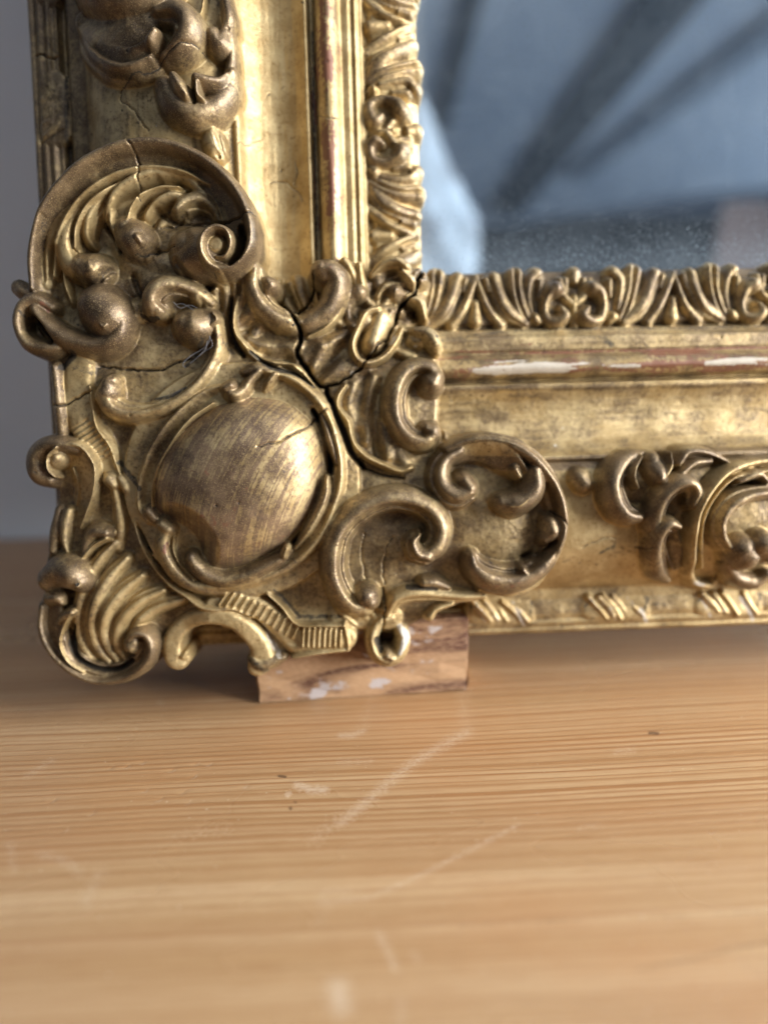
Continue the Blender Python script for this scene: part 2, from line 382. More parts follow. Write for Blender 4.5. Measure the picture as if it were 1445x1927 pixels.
def line_mask(pts, r, on='plate', z=0, jit=0.0, seed=0):
    pts = np.asarray(pts, float); n = len(pts); rr = keys(r, n); w = np.zeros(n)
    for _ in range(3):
        u, v = L(pts[:, 0], pts[:, 1], w+z)
        if on == 'top':
            i = np.clip(np.searchsorted(ua, u), 0, NU-1); j = np.clip(np.searchsorted(va, v), 0, NV-1); w = np.maximum(H[j, i], -150)
        else: w = gsample(on, u, v)
    P = np.stack([u, v, rr], 1)
    if jit:
        g = np.random.default_rng(seed)
        for _ in range(4):
            M = (P[:-1]+P[1:])/2; ln = np.hypot(*(P[1:, :2]-P[:-1, :2]).T)
            M[:, :2] += g.normal(0, 1, (len(M), 2))*(ln*jit)[:, None]
            Q = np.empty((len(P)+len(M), 3)); Q[0::2] = P; Q[1::2] = M; P = Q
        seg = np.hypot(*(P[1:, :2]-P[:-1, :2]).T); s_ = np.concatenate([[0], np.cumsum(seg)]); t = np.arange(0, s_[-1], 1.0)
        P = np.stack([np.interp(t, s_, P[:, i]) for i in range(3)], 1)
    else: P = spline(P)
    rm = P[:, 2].max()+2
    i0, i1 = np.searchsorted(ua, P[:, 0].min()-rm), np.searchsorted(ua, P[:, 0].max()+rm)
    j0, j1 = np.searchsorted(va, P[:, 1].min()-rm), np.searchsorted(va, P[:, 1].max()+rm)
    A = UU[j0:j1, i0:i1]; B = VV[j0:j1, i0:i1]; xa, yb = ua[i0:i1], va[j0:j1]
    best = np.full(A.shape, 9.0, np.float32)
    for u, v, ra in P:
        a0, a1 = np.searchsorted(xa, (u-ra, u+ra)); b0, b1 = np.searchsorted(yb, (v-ra, v+ra))
        if a1 <= a0 or b1 <= b0: continue
        rho = np.hypot(A[b0:b1, a0:a1]-u, B[b0:b1, a0:a1]-v)/ra
        s_ = best[b0:b1, a0:a1]; np.minimum(s_, rho, out=s_)
    return (slice(j0, j1), slice(i0, i1)), best
def cut(pts, r, depth, on='plate', z=0, grime=0.0, jit=0.0, seed=0, soft=True):
    """a groove, gap or crack cut into what is there"""
    s_, best = line_mask(pts, r, on, z, jit, seed)
    f = np.clip(1-best, 0, 1); f = f*f*(3-2*f) if soft else np.clip(f*2.5, 0, 1)
    Hw = H[s_]; ok = Hw > NEG/2; Hw[ok] -= (depth*f)[ok]
    if grime: paint[s_][..., 3] = np.maximum(paint[s_][..., 3], grime*np.clip(f*1.8, 0, 1))
def crack(pts, r, depth=26, seed=0, on='top'):
    if max(r) > 2.5:                       # the wide splits have lifted, chipped edges
        s_, best = line_mask(pts, [q+6 for q in r], on, 0, 0.065, seed)
        f = np.clip(1-best, 0, 1)*fbm(UU[s_], VV[s_], 13, 600+seed, 2); Hw = H[s_]; ok = Hw > NEG/2; Hw[ok] += (4*f)[ok]
        c = paint[s_][..., 2]; np.copyto(c, np.maximum(c, np.clip(0.9*f, 0, 0.62)))
    cut(pts, [0.72*q for q in r], depth, on, 0, 1.0, 0.065, seed, False)
def stain(pts, r, ch, val, on='top'):
    s_, best = line_mask(pts, r, on)
    f = np.clip(1-best, 0, 1); f = f*f*(3-2*f); c = paint[s_][..., ch]; np.copyto(c, np.maximum(c, val*np.clip(f*1.6, 0, 1)))
# ------------------------------------------------------------------ leaf moulding at the sight edge: each leaf, dart and flower a part
def sight(side, k):
    """one repeat of the leaf-and-dart pattern, as strokes in photo pixels"""
    if side:
        f = lambda s, q: (783+0.018*(52+395*k+s*1.07)-q*0.96, 48+395*k+s*1.07)
        par = P_SIG[0]
    else:
        f = lambda s, q: (895+370*k+s, 515-0.0215*(95+370*k+s)+q*1.0)
        par = P_SIG[1]
    def st(pid, pts, r, z, pr='round', b=0.4): zf = 0.80; stroke(pid, [f(p_[0], max(p_[1], 7)) for p_ in pts], [1.12*v_ for v_ in r], [zf*v_ for v_ in z], pr, b, 'base', 5.0, zb=-4)
    p = part('dart', par)
    for m_ in (-1, 1):
        st(p, [(0, -2), (7*m_, 30), (22*m_, 66), (46*m_, 100)], (6, 8, 9, 10), (24, 25, 22, 14), 'round', 0.55)
    st(p, [(0, 58), (0, 92)], (8, 12), (14, 20), 'round', 0.35)
    for m_ in (-1, 1):
        p = part('leaf', par)
        st(p, [(34*m_, 12), (44*m_, 44), (60*m_, 74), (90*m_, 97)], (14, 13, 14, 10), (27, 25, 20, 9), 'bevR' if m_ > 0 else 'bevL', 0.62)
        st(p, [(74*m_, 6), (76*m_, 34), (84*m_, 66), (96*m_, 92)], (17, 14, 13, 9), (34, 26, 18, 9), 'twin', 0.62)
        st(p, [(112*m_, 8), (101*m_, 20), (99*m_, 46), (104*m_, 74)], (16, 12, 10, 7), (36, 28, 18, 9), 'bevL' if m_ > 0 else 'bevR', 0.62)
        p = part('scroll', par)
        st(p, [(150*m_, 34), (137*m_, 42), (129*m_, 66), (135*m_, 90), (152*m_, 96), (167*m_, 86), (160*m_, 72)], (16, 12, 9, 10, 12, 12, 8), (42, 34, 22, 22, 28, 32, 26), 'round', 0.66)
        p = part('curl', par)
        st(p, [(120*m_, 22), (118*m_, 50)], (9, 6), (26, 12), 'round', 0.6)
        st(p, [(112*m_, 88), (118*m_, 94)], (9, 8), (18, 14), 'round', 0.4)
        st(p, [(19*m_, 14), (24*m_, 36)], (8, 5), (22, 12), 'round', 0.6)
        st(p, [(168*m_, 18), (170*m_, 40)], (8, 6), (22, 12), 'round', 0.55)
    p = part('flower', par)
    st(p, [(185, 2), (185, 20)], (14, 11), (26, 22), 'round', 0.55)
    for m_ in (-1, 1):
        st(p, [(185+28*m_, 18), (185+20*m_, 46), (185+5*m_, 62)], (8, 9, 7), (22, 21, 15), 'round', 0.45)
    st(p, [(185, 50), (185, 74), (185, 100)], (7, 7, 10), (17, 15, 11), 'round', 0.3)
for k in (-1, 0, 1, 2): sight(False, k)
for k in (-2, -1, 0, 1): sight(True, k)
# ------------------------------------------------------------------ ribbon ties on the outer band
def tie(side, c, par, zk=1.0, bb=0.0):
    f = (lambda s, q: (66+0.055*(c+s)+q, c+s)) if side else (lambda s, q: (c+s, 1178-0.036*(c-890)-q))
    p = part('ribbon_tie', par); jr = random.Random(c); J = lambda a_: jr.uniform(-a_, a_)
    stroke(p, [f(-46, 27), f(42, 25)], 26, 7*zk, 'flat', 0.22+bb, 'base', 3.0, zb=-4)
    for s0, z, b in ((-38, 8, 0.1), (-20, 7, 0.2), (-4, 8, 0.15), (13, 7, 0.25), (34, 9, 0.02)):
        s0 += J(5); q0, q1 = 50-abs(J(9)), 4+abs(J(7)); z += 1.5+J(1.8)
        stroke(p, [f(s0-16+J(5), q0), f(s0+J(3), 26), f(s0+16+J(5), q1)], (6+J(2), 8+J(2), 6+J(2)), (z*zk, zk*(z+1), zk*(z-2)), 'round', b+bb, 'base', 2.0, zb=-3)
TIES = (690, 945, 1160, 1372, 1590)
for c in (690, 945, 1160, 1372, 1590): tie(False, c, P_RIB[1])
for c in (-330, -60, 205, 430): tie(True, c, P_RIB[0], 0.45, 0.6)
for c in (1050, 1270, 1480): stroke(part('reed_panel', P_RIB[1]), [(c-60, 1176-0.036*(c-890)-27), (c+60, 1172-0.036*(c-890)-27)], 17, 5, 'flat', 0.5, 'base', 1.0, zb=-2)

# ------------------------------------------------------------------ corner ornament
co = P_CORN
def P(name, label=None): return part(name, co, label)
for q, r_, dz in (([(280,420),(330,450),(240,500)], 90, 9), ([(150,420),(120,520)], 60, 6), ([(200,1120),(240,1200)], 80, 8), ([(890,960),(960,1000)], 90, 6), ([(130,900),(150,980)], 60, 8), ([(600,640),(690,740)], 90, 6)):
    swell(q, r_, dz)
# big shell: floor flutes first, then lobes, then the rim
p = P('shell_rim', 'broad rolled rim curling to a volute round the shell')
stroke(p, [(82,545),(80,492),(92,444),(112,402),(140,366),(176,334),(220,310),(266,300),(312,302),(356,314),(398,340),(428,372),(446,406),(452,440),(450,472)], (14,20,23,25,26,26,26,26,27,28,29,30,29,28,24), (26,34,40,44,46,48,48,48,48,50,52,54,56,54,46), 'rimL', 0.85)
stroke(p, [(66,545),(65,492),(73,444),(90,395),(118,357),(156,320),(208,290),(260,277),(311,278),(362,294),(406,321),(443,358),(466,400),(475,437),(473,470),(458,496),(432,512),(408,508)], (10,12,13,14,15,16,16,16,16,16,16,16,15,14,14,14,15,14), (30,40,48,52,54,54,54,54,54,56,58,60,62,64,66,68,68,66), 'round', 0.95)
p = P('volute', 'dark snail-shaped volute at the end of the shell rim')
stroke(p, [(352,466),(370,474),(392,478)], (36,48,50), (44,58,62), 'round', 0.95)
stroke(p, [(420,516),(398,502),(386,478),(390,452),(410,437),(432,444),(440,468),(430,490),(414,492)], (15,15,14,13,12,11,10,9,6), (66,73,76,77,76,74,72,70,66), 'round', 0.7)
stroke(p, [(413,468)], 20, 64, 'flat', 0.15)
cut([(454,430),(458,456),(453,484),(438,504)], (8,11,11,6), 34, 'plate', 40)
p = P('flute')
stroke(p, [(392,372),(346,332),(294,330),(249,344),(221,366),(208,392),(202,416)], (11,16,19,18,15,12,6), (24,30,34,36,34,30,20), 'bevR', 0.35)
p = P('rib')
stroke(p, [(104,520),(110,470),(124,426),(150,386),(186,352),(232,330),(290,320),(350,330),(396,352)], (5,8,9,9,9,9,9,8,5), (30,34,36,38,38,38,38,38,30), 'round', 0.3)
stroke(p, [(146,470),(150,430),(170,392),(200,366),(226,350)], (5,7,8,8,5), (30,36,38,36,30), 'round', 0.2)
stroke(p, [(244,420),(250,394),(270,372),(300,358),(340,356)], (5,7,8,7,5), (40,42,40,36,30), 'round', 0.2)
p = P('lobe', 'flute ending in a round ball at the middle of the shell')
stroke(p, [(376,350),(330,346),(290,346),(262,358),(240,380),(230,408),(236,440)], (9,15,19,21,22,24,24), (18,24,28,32,34,36,36), 'gutter', 0.4)
stroke(p, [(240,432),(250,446),(257,455)], (26,34,33), (42,54,54), 'round', 0.9)
stroke(p, [(266,452),(272,462)], (14,12), (58,54), 'round', 0.8)
p = P('flute')
stroke(p, [(352,372),(332,368),(311,374),(291,390),(278,410),(276,418)], (9,13,15,14,12,8), (18,26,28,28,24,18), 'bevR', 0.4)
p = P('lobe')
stroke(p, [(414,418),(400,392),(374,378),(350,384),(338,396)], (10,15,18,18,17), (20,26,30,34,34), 'bevL', 0.45)
p = P('lobe')
stroke(p, [(200,350),(160,386),(136,424),(127,458),(136,492),(160,506)], (10,17,21,24,26,26), (22,28,32,34,34,34), 'bevL', 0.25)
stroke(p, [(158,502),(176,507),(184,505)], (26,31,29), (42,50,46), 'round', 0.7)
p = P('flute')
stroke(p, [(214,360),(186,388),(170,418),(168,448),(178,464)], (10,15,16,13,9), (22,30,32,26,16), 'bevL', 0.2)
p = P('flute')
stroke(p, [(150,372),(118,412),(100,452),(92,492),(90,536)], (11,17,18,16,12), (20,24,24,22,16), 'bevL', 0.2)
stroke(p, [(122,508),(126,540),(138,572)], (8,12,8), (22,24,14), 'ridge', 0.2)
for q, r_, dz in (([(300,352),(262,372),(250,410)], 16, -10), ([(330,390),(300,400),(286,424)], 14, -8), ([(300,500),(340,520),(260,540)], 30, 8), ([(210,470),(220,510),(250,530)], 26, -10), ([(110,480),(114,520),(120,560)], 16, -10), ([(380,400),(360,420),(320,424)], 18, -8)):
    swell(q, r_, dz)
for q, r_, dp in (([(228,470),(262,494),(296,474)], 9, 16), ([(150,530),(186,540),(212,512)], 9, 16), ([(338,500),(364,532),(400,540)], 10, 16), ([(196,420),(214,446),(226,470)], 8, 14), ([(300,400),(330,416),(352,410)], 8, 12), ([(100,420),(90,470),(88,530)], 5, 8), ([(250,520),(262,548),(276,566)], 9, 12)):
    cut(q, r_, dp, 'plate', 8, 0.45)
# lower left loop and dome
p = P('dome', 'dark smooth dome of the scroll below the shell')
stroke(p, [(188,578),(204,594)], (46,46), (58,60), 'round', 1.0)
p = P('scroll', 'long brown scroll wrapping under the dark dome')
stroke(p, [(72,584),(88,608),(114,630),(150,646),(190,652),(220,640),(236,614),(232,588)], (16,20,21,22,22,22,16,9), (42,44,42,42,44,46,44,40), 'round', 0.95)
stroke(p, [(210,616),(204,620),(196,612)], (7,7,5), (56,58,54), 'round', 0.8)
p = P('loop', 'open brown loop at the left edge of the frame')
stroke(p, [(100,580),(72,566),(48,578),(39,606),(46,634),(66,652),(104,656),(120,650)], (15,18,17,15,15,16,15,9), (30,40,42,40,36,34,30,24), 'round', 0.85)
stroke(p, [(34,540),(44,548),(58,556)], (15,16,14), (16,22,24), 'round', 0.95)
cut([(66,596),(82,620),(100,644)], (6,13,7), 40, 'plate', 20, 0.7)
# hook with ball, and its stem
p = P('hook', 'hooked roll above the cracked plaster field')
stroke(p, [(398,572),(372,552),(340,540),(310,540),(292,556),(290,574),(300,584)], (14,17,20,24,25,24,20), (26,34,40,46,48,46,38), 'bevL', 0.7)
stroke(p, [(256,578),(260,592)], (17,15), (20,20), 'round', 0.4)
p = P('c_scroll', 'long thin C scroll with a ball head beside the cracked plaster field')
stroke(p, [(352,612),(370,614),(396,602)], (28,34,22), (44,52,40), 'round', 0.9)
stroke(p, [(398,600),(410,620),(410,660),(390,702),(358,738),(321,762),(280,776),(240,778),(212,764),(202,744)], (14,14,15,16,16,16,18,20,22,23), (38,38,34,32,32,32,32,34,36,36), 'bevR', 0.5)
stroke(p, [(404,592),(412,604),(402,614)], (6,8,6), (46,48,44), 'round', 0.7)
stroke(p, [(205,738),(208,722),(216,716)], (22,17,12), (38,36,28), 'round', 0.75)
# left strip
p = P('strip', 'flat strip with a rolled left edge')
stroke(p, [(150,692),(146,730),(150,772),(168,812),(196,852),(214,890)], (27,28,28,28,26,18), (14,16,16,16,14,10), 'flat', 0.12)
stroke(p, [(106,692),(112,735),(116,775),(118,812)], 13, (24,28,28,22), 'round', 0.7)
stroke(p, [(172,728),(178,770),(186,806),(208,838),(222,874),(232,900)], 5, (22,22,22,22,20,16), 'round', 0.25)
for i in range(9):
    t = i/8; x, y = 150+50*t, 800+62*t
    cut([(x-14, y+10-2*t), (x+16, y-10)], 2.6, 5, 'plate', 15)
p = P('volute', 'round volute standing out at the left edge')
stroke(p, [(150,846),(118,836),(90,840),(74,860),(76,888),(96,902)], (14,18,22,25,25,18), (34,40,42,42,40,32), 'round', 0.95)
stroke(p, [(112,862),(108,868)], (19,16), (42,42), 'round', 0.75)
stroke(p, [(114,842),(98,858),(98,882),(112,898)], 4, (48,50,50,44), 'round', 0.6)
p = P('leaf', 'hollow leaf tail running down from the volute')
stroke(p, [(126,850),(150,868),(160,900),(158,944),(146,980)], (14,24,26,22,12), (30,32,30,26,18), 'rimL', 0.45)
stroke(p, [(118,838),(152,838),(174,858),(184,884),(180,926),(167,964),(154,994)], (8,9,7,5,5,5,4), (38,38,38,36,32,28,22), 'round', 0.4)
stroke(p, [(140,880),(150,912),(146,950)], (5,5,4), (26,24,20), 'ridge', 0.1)
p = P('leaf')
stroke(p, [(133,962),(126,988),(124,1020),(130,1040)], (12,13,10,6), (26,26,20,12), 'round', 0.45)
stroke(p, [(112,960),(106,1000),(100,1036)], (10,14,10), (14,18,12), 'round', 0.75)
p = P('leaf')
stroke(p, [(208,902),(216,912)], (16,13), (26,24), 'round', 0.55)
stroke(p, [(216,915),(222,950),(226,990),(222,1030)], (10,12,14,10), (18,16,16,10), 'bevR', 0.3)
stroke(p, [(228,900),(238,916),(248,934)], (10,12,7), (22,24,18), 'round', 0.5)
p = P('leaf', 'curled leaf with a rounded tip')
stroke(p, [(160,1046),(168,1018),(182,1000),(202,1002)], (8,14,18,15), (20,28,34,34), 'round', 0.8)
stroke(p, [(205,1012),(180,1026),(164,1044),(150,1062)], (7,6,6,5), (32,28,24,18), 'round', 0.1)
# lower left corner scroll
p = P('bud', 'rounded bud with a pierced tip')
stroke(p, [(92,1092),(112,1078),(136,1080),(152,1092)], (24,30,31,26), (32,44,52,48), 'round', 0.9)
stroke(p, [(154,1098)], 9, 58, 'round', 0.6); cut([(153,1097)], 5, 12, 'plate', 40, 1.0)
for i, (q, rr, zz) in enumerate([
    ([(216,1022),(186,1056),(162,1098),(150,1140),(148,1180),(160,1220),(182,1250)], (7,10,11,11,11,10,6), (18,22,24,24,22,20,12)),
    ([(240,1050),(206,1088),(182,1130),(174,1174),(184,1216),(206,1246)], (8,12,13,13,12,7), (20,26,28,28,24,14)),
    ([(268,1082),(234,1110),(206,1146),(196,1182),(204,1218),(220,1242)], (8,12,13,13,11,7), (20,26,30,30,24,14)),
    ([(308,1110),(266,1130),(237,1156),(222,1188),(222,1216),(234,1236)], (8,12,13,13,11,7), (18,26,30,30,24,14)),
    ([(346,1128),(296,1142),(264,1164),(248,1186)], (8,12,12,8), (16,24,26,18))]):
    stroke(P('flute'), q, [1.35*a_ for a_ in rr], zz, 'bevR', (0.45,0.4,0.3,0.25,0.2)[i])
p = P('corner_scroll', 'large dark scroll forming the lower left corner')
stroke(p, [(104,1130),(97,1150),(98,1178),(106,1208),(126,1238),(154,1260),(186,1270),(222,1268),(254,1254),(274,1234),(280,1210)], (18,25,27,28,27,25,22,20,18,17,14), (24,30,34,34,34,32,30,30,32,34,32), 'rimL', 0.9)
stroke(p, [(82,1140),(80,1176),(90,1210),(112,1240),(142,1264),(180,1280),(220,1278),(256,1264),(282,1240),(288,1212),(278,1192),(258,1190),(246,1200)], (10,11,11,11,11,10,11,13,15,15,14,13,10), (22,26,28,28,26,24,28,34,40,42,42,42,38), 'round', 0.95)
stroke(p, [(139,1152),(124,1180),(119,1212),(134,1243),(160,1262)], (7,6,6,6,5), (34,34,34,30,24), 'round', 0.3)
stroke(p, [(250,1214),(256,1206)], (19,15), (40,38), 'round', 0.75)
cut([(142,1176),(138,1210),(154,1240),(190,1258),(226,1256),(252,1240)], (6,9,10,10,9,7), 24, 'plate', 15, 0.95)
stroke(p, [(94,1126),(112,1124),(120,1132)], (15,15,10), (30,34,30), 'round', 0.7)
stroke(p, [(118,1168),(128,1156),(140,1150)], (10,12,11), (30,36,36), 'round', 0.65)
# ------------------------------------------------------------------ cartouche
p = P('boss_field')
stroke(p, [(455,905)], 205, 2, 'flat', 0.45)
ID[(ID == p) & (H < -900)] = 0
p = P('boss', 'large smooth brown dome of the cartouche with a fine crack')
BP = [(292,914),(297,880),(312,848),(350,804),(400,770),(440,756),(478,749),(538,756),(582,786),(606,828),(611,888),(595,950),(552,1010),(494,1050),(436,1070),(396,1066),(360,1048),(328,1016),(304,970)]
bp = smooth_closed(uvpoly(BP, 20), 3); bc = np.array([float(q) for q in L(462, 895, 30)])
s_, dd, ins = polydist(bp)
x, y = UU[s_]-bc[0], VV[s_]-bc[1]; th = np.arctan2(y, x); pth = np.arctan2(bp[:, 1]-bc[1], bp[:, 0]-bc[0]); prr = np.hypot(bp[:, 0]-bc[0], bp[:, 1]-bc[1])
o = np.argsort(pth); R_ = np.interp(th, np.concatenate([pth[o]-2*math.pi, pth[o], pth[o]+2*math.pi]), np.tile(prr[o], 3))
rho = np.hypot(x, y)/R_
dome = 14+82*np.sqrt(np.clip(1-np.clip(rho, 0, 1)**2.0, 0, 1))*np.clip(1-rho**14, 0, 1)**0.5 + 14
dc = np.array([float(q) for q in L(352, 1010, 30)]); dent = np.hypot((UU[s_]-dc[0])*1.0+0.25*(VV[s_]-dc[1]), VV[s_]-dc[1])
dome = dome-52*np.clip(1-(dent/66)**2, 0, 1)**1.3
Hw = H[s_]; up = ins & (dome > Hw); Hw[up] = dome[up]; ID[s_][up] = p
q = paint[s_]; q[up] = 0; q[..., 0][up] = 0.78
n = fbm(x*0.9+y*0.7, (y*0.9-x*0.6)*0.22, 14, 91, 3)[up]; Hw[up] += 0.12*n
gold_side = np.clip((x+0.15*y)[up]/150, 0, 1); du_, dv_ = 0.45, 0.893
al = (x*du_+y*dv_); ac = (-x*dv_+y*du_)+0.0009*al*al
streak = (fbm(al*0.035, ac, 2.6, 72, 2)+0.4*fbm(al*0.06, ac, 6, 77, 2))[up]
q[..., 0][up] = 0.70-0.16*gold_side+0.02*fbm(UU[s_], VV[s_], 60, 55, 2)[up]+0.24*streak; Hw[up] += 0.10*streak
q[..., 1][up] = np.clip(0.18+0.24*fbm(UU[s_], VV[s_], 46, 58, 3)[up], 0, 0.4)
# dark gaps between dome and rim
cut([(590,772),(612,812),(622,850),(622,890)], (4,9,11,6), 46, 'plate', 10, 0.9)
cut([(612,930),(592,972),(566,1012),(540,1036)], (5,9,11,7), 46, 'plate', 10, 0.9)
cut([(530,1052),(490,1066),(450,1078),(408,1070)], (4,6,7,4), 30, 'plate', 10, 0.7)
cut([(262,985),(272,1010),(290,1040)], (3,7,3), 30, 'plate', 5, 0.95)
p = P('rim', 'left half of the cartouche rim')
stroke(p, [(430,736),(404,744),(362,772),(322,816),(292,868),(277,916),(276,950),(288,970)], (10,16,18,19,18,17,17,17), (34,36,38,40,40,40,38,40), 'rimR', 0.6)
stroke(p, [(404,760),(362,790),(330,830),(304,876),(292,918),(291,950)], 5, (40,44,46,46,44,40), 'round', 0.1)
stroke(p, [(284,962),(294,974)], (17,15), (42,40), 'round', 0.8)
p = P('rim', 'right half of the cartouche rim')
stroke(p, [(500,700),(530,706),(562,722),(596,752),(620,788),(634,832),(641,872),(640,910),(628,952),(606,1002),(572,1042),(528,1072),(476,1092),(412,1104),(372,1096)], (15,16,16,15,13,12,11,12,13,13,13,14,14,12,10), (42,44,44,42,40,40,38,36,34,32,32,32,32,30,28), 'bevR', 0.35)
stroke(p, [(606,782),(620,824),(634,872)], (9,11,7), (34,38,34), 'round', 0.75)
p = P('leaf', 'slender leaf along the right of the cartouche rim')
stroke(p, [(617,898),(614,930),(600,966),(580,1000),(556,1032)], (7,14,14,12,6), (46,46,42,36,28), 'bevL', 0.55)
p = P('crest', 'small curled crest on top of the cartouche')
stroke(p, [(434,738),(446,744),(462,734),(474,716),(490,700)], (17,17,14,12,12), (48,50,46,46,46), 'round', 0.75)
stroke(p, [(428,732),(438,728)], (14,15), (52,54), 'round', 0.8)
stroke(p, [(462,702),(486,694),(512,700)], (10,14,12), (38,44,42), 'round', 0.75)
stroke(p, [(520,706),(508,722),(500,736)], (10,10,6), (52,48,36), 'round', 0.6)
p = P('roll', 'roll along the foot of the cartouche')
stroke(p, [(546,1036),(530,1050),(500,1066),(460,1084),(420,1090),(386,1076),(366,1054),(364,1044)], (8,14,18,20,20,20,19,15), (34,40,42,42,42,44,46,44), 'round', 0.72)
stroke(p, [(541,1030),(536,1044)], (9,10), (50,48), 'round', 0.35)
p = P('leaf', 'folded leaf at the lower left of the cartouche')
stroke(p, [(310,986),(320,994)], (17,18), (46,46), 'round', 0.7)
stroke(p, [(318,1000),(312,1026),(322,1056),(344,1084),(376,1104),(424,1114)], (20,22,22,20,16,10), (42,42,40,36,30,22), 'bevL', 0.5)
stroke(p, [(330,1010),(330,1036),(344,1064),(368,1090)], (5,6,6,5), (42,42,40,34), 'ridge', 0.1)
p = P('border', 'thin raised border line below the cartouche')
stroke(p, [(250,930),(256,981),(266,1018),(290,1062),(321,1099),(352,1121),(377,1140),(405,1146),(440,1146),(476,1160)], (5,6,6,6,7,7,8,7,6,5), (16,20,22,22,22,22,24,22,20,16), 'round', 0.35)
# ------------------------------------------------------------------ top middle: webs and rolls towards the cove
p = P('web', 'gilt web with a wavy edge below the rolls')
stroke(p, [(450,560),(442,594),(443,624),(466,656),(498,680),(541,686),(570,702),(588,722)], (5,6,6,6,6,6,6,5), (20,24,26,26,24,24,24,20), 'round', 0.2)
for q, dz in (([(562,650),(520,656),(470,640)], 12), ([(540,630),(500,630),(462,612)], -8), ([(600,650),(574,672),(560,690)], 12), ([(662,620),(622,652),(592,692)], 16), ([(690,690),(650,690),(612,712)], 13), ([(640,655),(616,680),(604,704)], -9), ([(540,676),(520,664),(500,664)], -8)):
    swell(q, (18,24,16), dz)
p = P('roll', 'left roll with a ball end below the cove')
stroke(p, [(482,506),(478,540),(492,572),(516,594),(544,606),(560,610)], (14,22,24,23,21,16), (34,40,42,40,36,30), 'bevL', 0.6)
stroke(p, [(506,532),(511,540),(506,548)], (14,17,12), (44,46,40), 'round', 0.85)
p = P('roll', 'right roll with a brown ball end below the cove')
stroke(p, [(558,612),(584,606),(612,588),(630,560),(634,532),(622,512),(606,510)], (16,20,23,25,26,26,24), (26,34,42,50,54,56,54), 'round', 0.8)
stroke(p, [(604,508),(612,522)], (22,20), (54,50), 'round', 0.95)
stroke(p, [(650,556),(640,590),(612,618),(580,634)], (7,10,10,7), (30,30,26,18), 'ridge', 0.1)
p = P('web', 'wavy-edged web between the two cracks')
stroke(p, [(650,726),(637,746),(636,768),(654,794),(664,832),(687,858),(718,874),(750,886),(774,880)], (5,6,6,7,7,7,7,7,5), (20,24,24,26,26,26,24,24,18), 'round', 0.15)
for q, dz in (([(704,710),(692,760),(690,830)], 16), ([(730,740),(718,800),(730,860)], 14), ([(668,726),(660,760),(672,800)], 10), ([(682,730),(676,770),(682,820)], -9), ([(712,740),(704,800),(712,850)], -10), ([(744,810),(752,850),(768,876)], 10)):
    swell(q, (18,24,16), dz)
p = P('drop', 'drop-shaped bud in a raised loop on the mitre')
stroke(p, [(712,582),(690,590),(674,620),(664,650),(672,676),(694,684),(722,672),(744,646),(756,620)], (8,9,9,9,9,9,9,9,7), (34,36,36,36,36,34,32,30,26), 'round', 0.25)
stroke(p, [(716,596),(710,618),(700,646)], (19,21,21), (30,32,36), 'round', 0.45)
p = P('leaf', 'small brown leaf nub beside the sight edge')
stroke(p, [(780,624),(804,630),(818,648),(822,664)], (10,18,16,9), (34,40,36,24), 'round', 0.6)
p = P('leaf')
for q in ([(648,492),(660,510),(672,540)], [(676,500),(680,530),(690,560)]): stroke(p, q, (10,12,8), (26,26,16), 'round', 0.15)
p = P('leaf')
stroke(p, [(700,520),(720,500),(745,494),(762,504)], (8,12,14,13), (26,32,36,36), 'bevR', 0.3)
stroke(p, [(756,512),(774,530),(782,548)], (10,11,8), (32,32,22), 'round', 0.3)
stroke(p, [(710,560),(724,540),(748,536)], (8,10,8), (22,24,20), 'round', 0.2)
stroke(p, [(770,560),(790,570),(800,600)], (10,12,8), (26,26,18), 'bevL', 0.3)
p = P('c_scroll', 'C scroll beside the bottom cove, ball at each end')
stroke(p, [(818,712),(806,694),(782,692),(760,706),(746,734),(742,766),(750,798),(770,822),(796,830),(814,818)], (21,20,21,23,24,24,23,22,21,19), (46,46,46,46,46,44,44,44,44,44), 'bevL', 0.72)
stroke(p, [(812,722),(818,712)], (26,20), (54,52), 'round', 0.95)
stroke(p, [(812,812),(802,806)], (19,14), (46,42), 'round', 0.85)
# ------------------------------------------------------------------ right arm of the corner ornament
p = P('c_scroll', 'large C scroll right of the cartouche')
stroke(p, [(684,1142),(664,1138),(642,1116),(628,1078),(628,1038),(640,1000),(666,968),(700,948),(740,938),(780,944),(812,962),(828,992),(822,1024),(800,1042)], (22,23,24,24,24,25,25,25,24,24,24,24,24,22), (36,38,42,44,46,46,46,46,46,48,50,52,52,50), 'bevR', 0.66)
stroke(p, [(690,1122),(696,1130)], (25,20), (44,42), 'round', 0.8)
stroke(p, [(802,1046),(784,1040),(776,1020),(786,1006)], (20,18,14,8), (56,56,54,46), 'bevL', 0.7)
p = P('band', 'outer ridged band of the right hand shell')
stroke(p, [(842,850),(876,838),(916,836),(960,846),(996,868),(1026,904),(1044,948),(1048,990),(1040,1028),(1022,1062)], (12,18,22,24,24,22,18,16,16,14), (34,36,38,38,38,36,36,34,32,30), 'rimL', 0.85)
stroke(p, [(838,846),(872,831),(915,827),(964,838),(1003,864),(1037,906),(1054,948),(1058,986),(1050,1024),(1030,1066),(996,1098)], (10,12,13,13,13,13,13,12,12,11,8), (40,44,44,44,46,46,46,44,40,34,26), 'round', 0.8)
stroke(p, [(960,842),(990,858),(1014,880),(1024,904)], (8,11,11,8), (42,44,44,38), 'round', 0.85)
p = P('roll', 'dark inward curled roll of the right hand shell')
stroke(p, [(862,848),(836,866),(826,894),(836,920),(858,934),(880,926)], (16,20,24,25,26,22), (40,44,46,48,50,50), 'bevR', 0.9)
stroke(p, [(872,904),(882,918)], (18,20), (48,50), 'round', 0.9)
p = P('leaf', 'hollow leaf curling over inside the right hand shell')
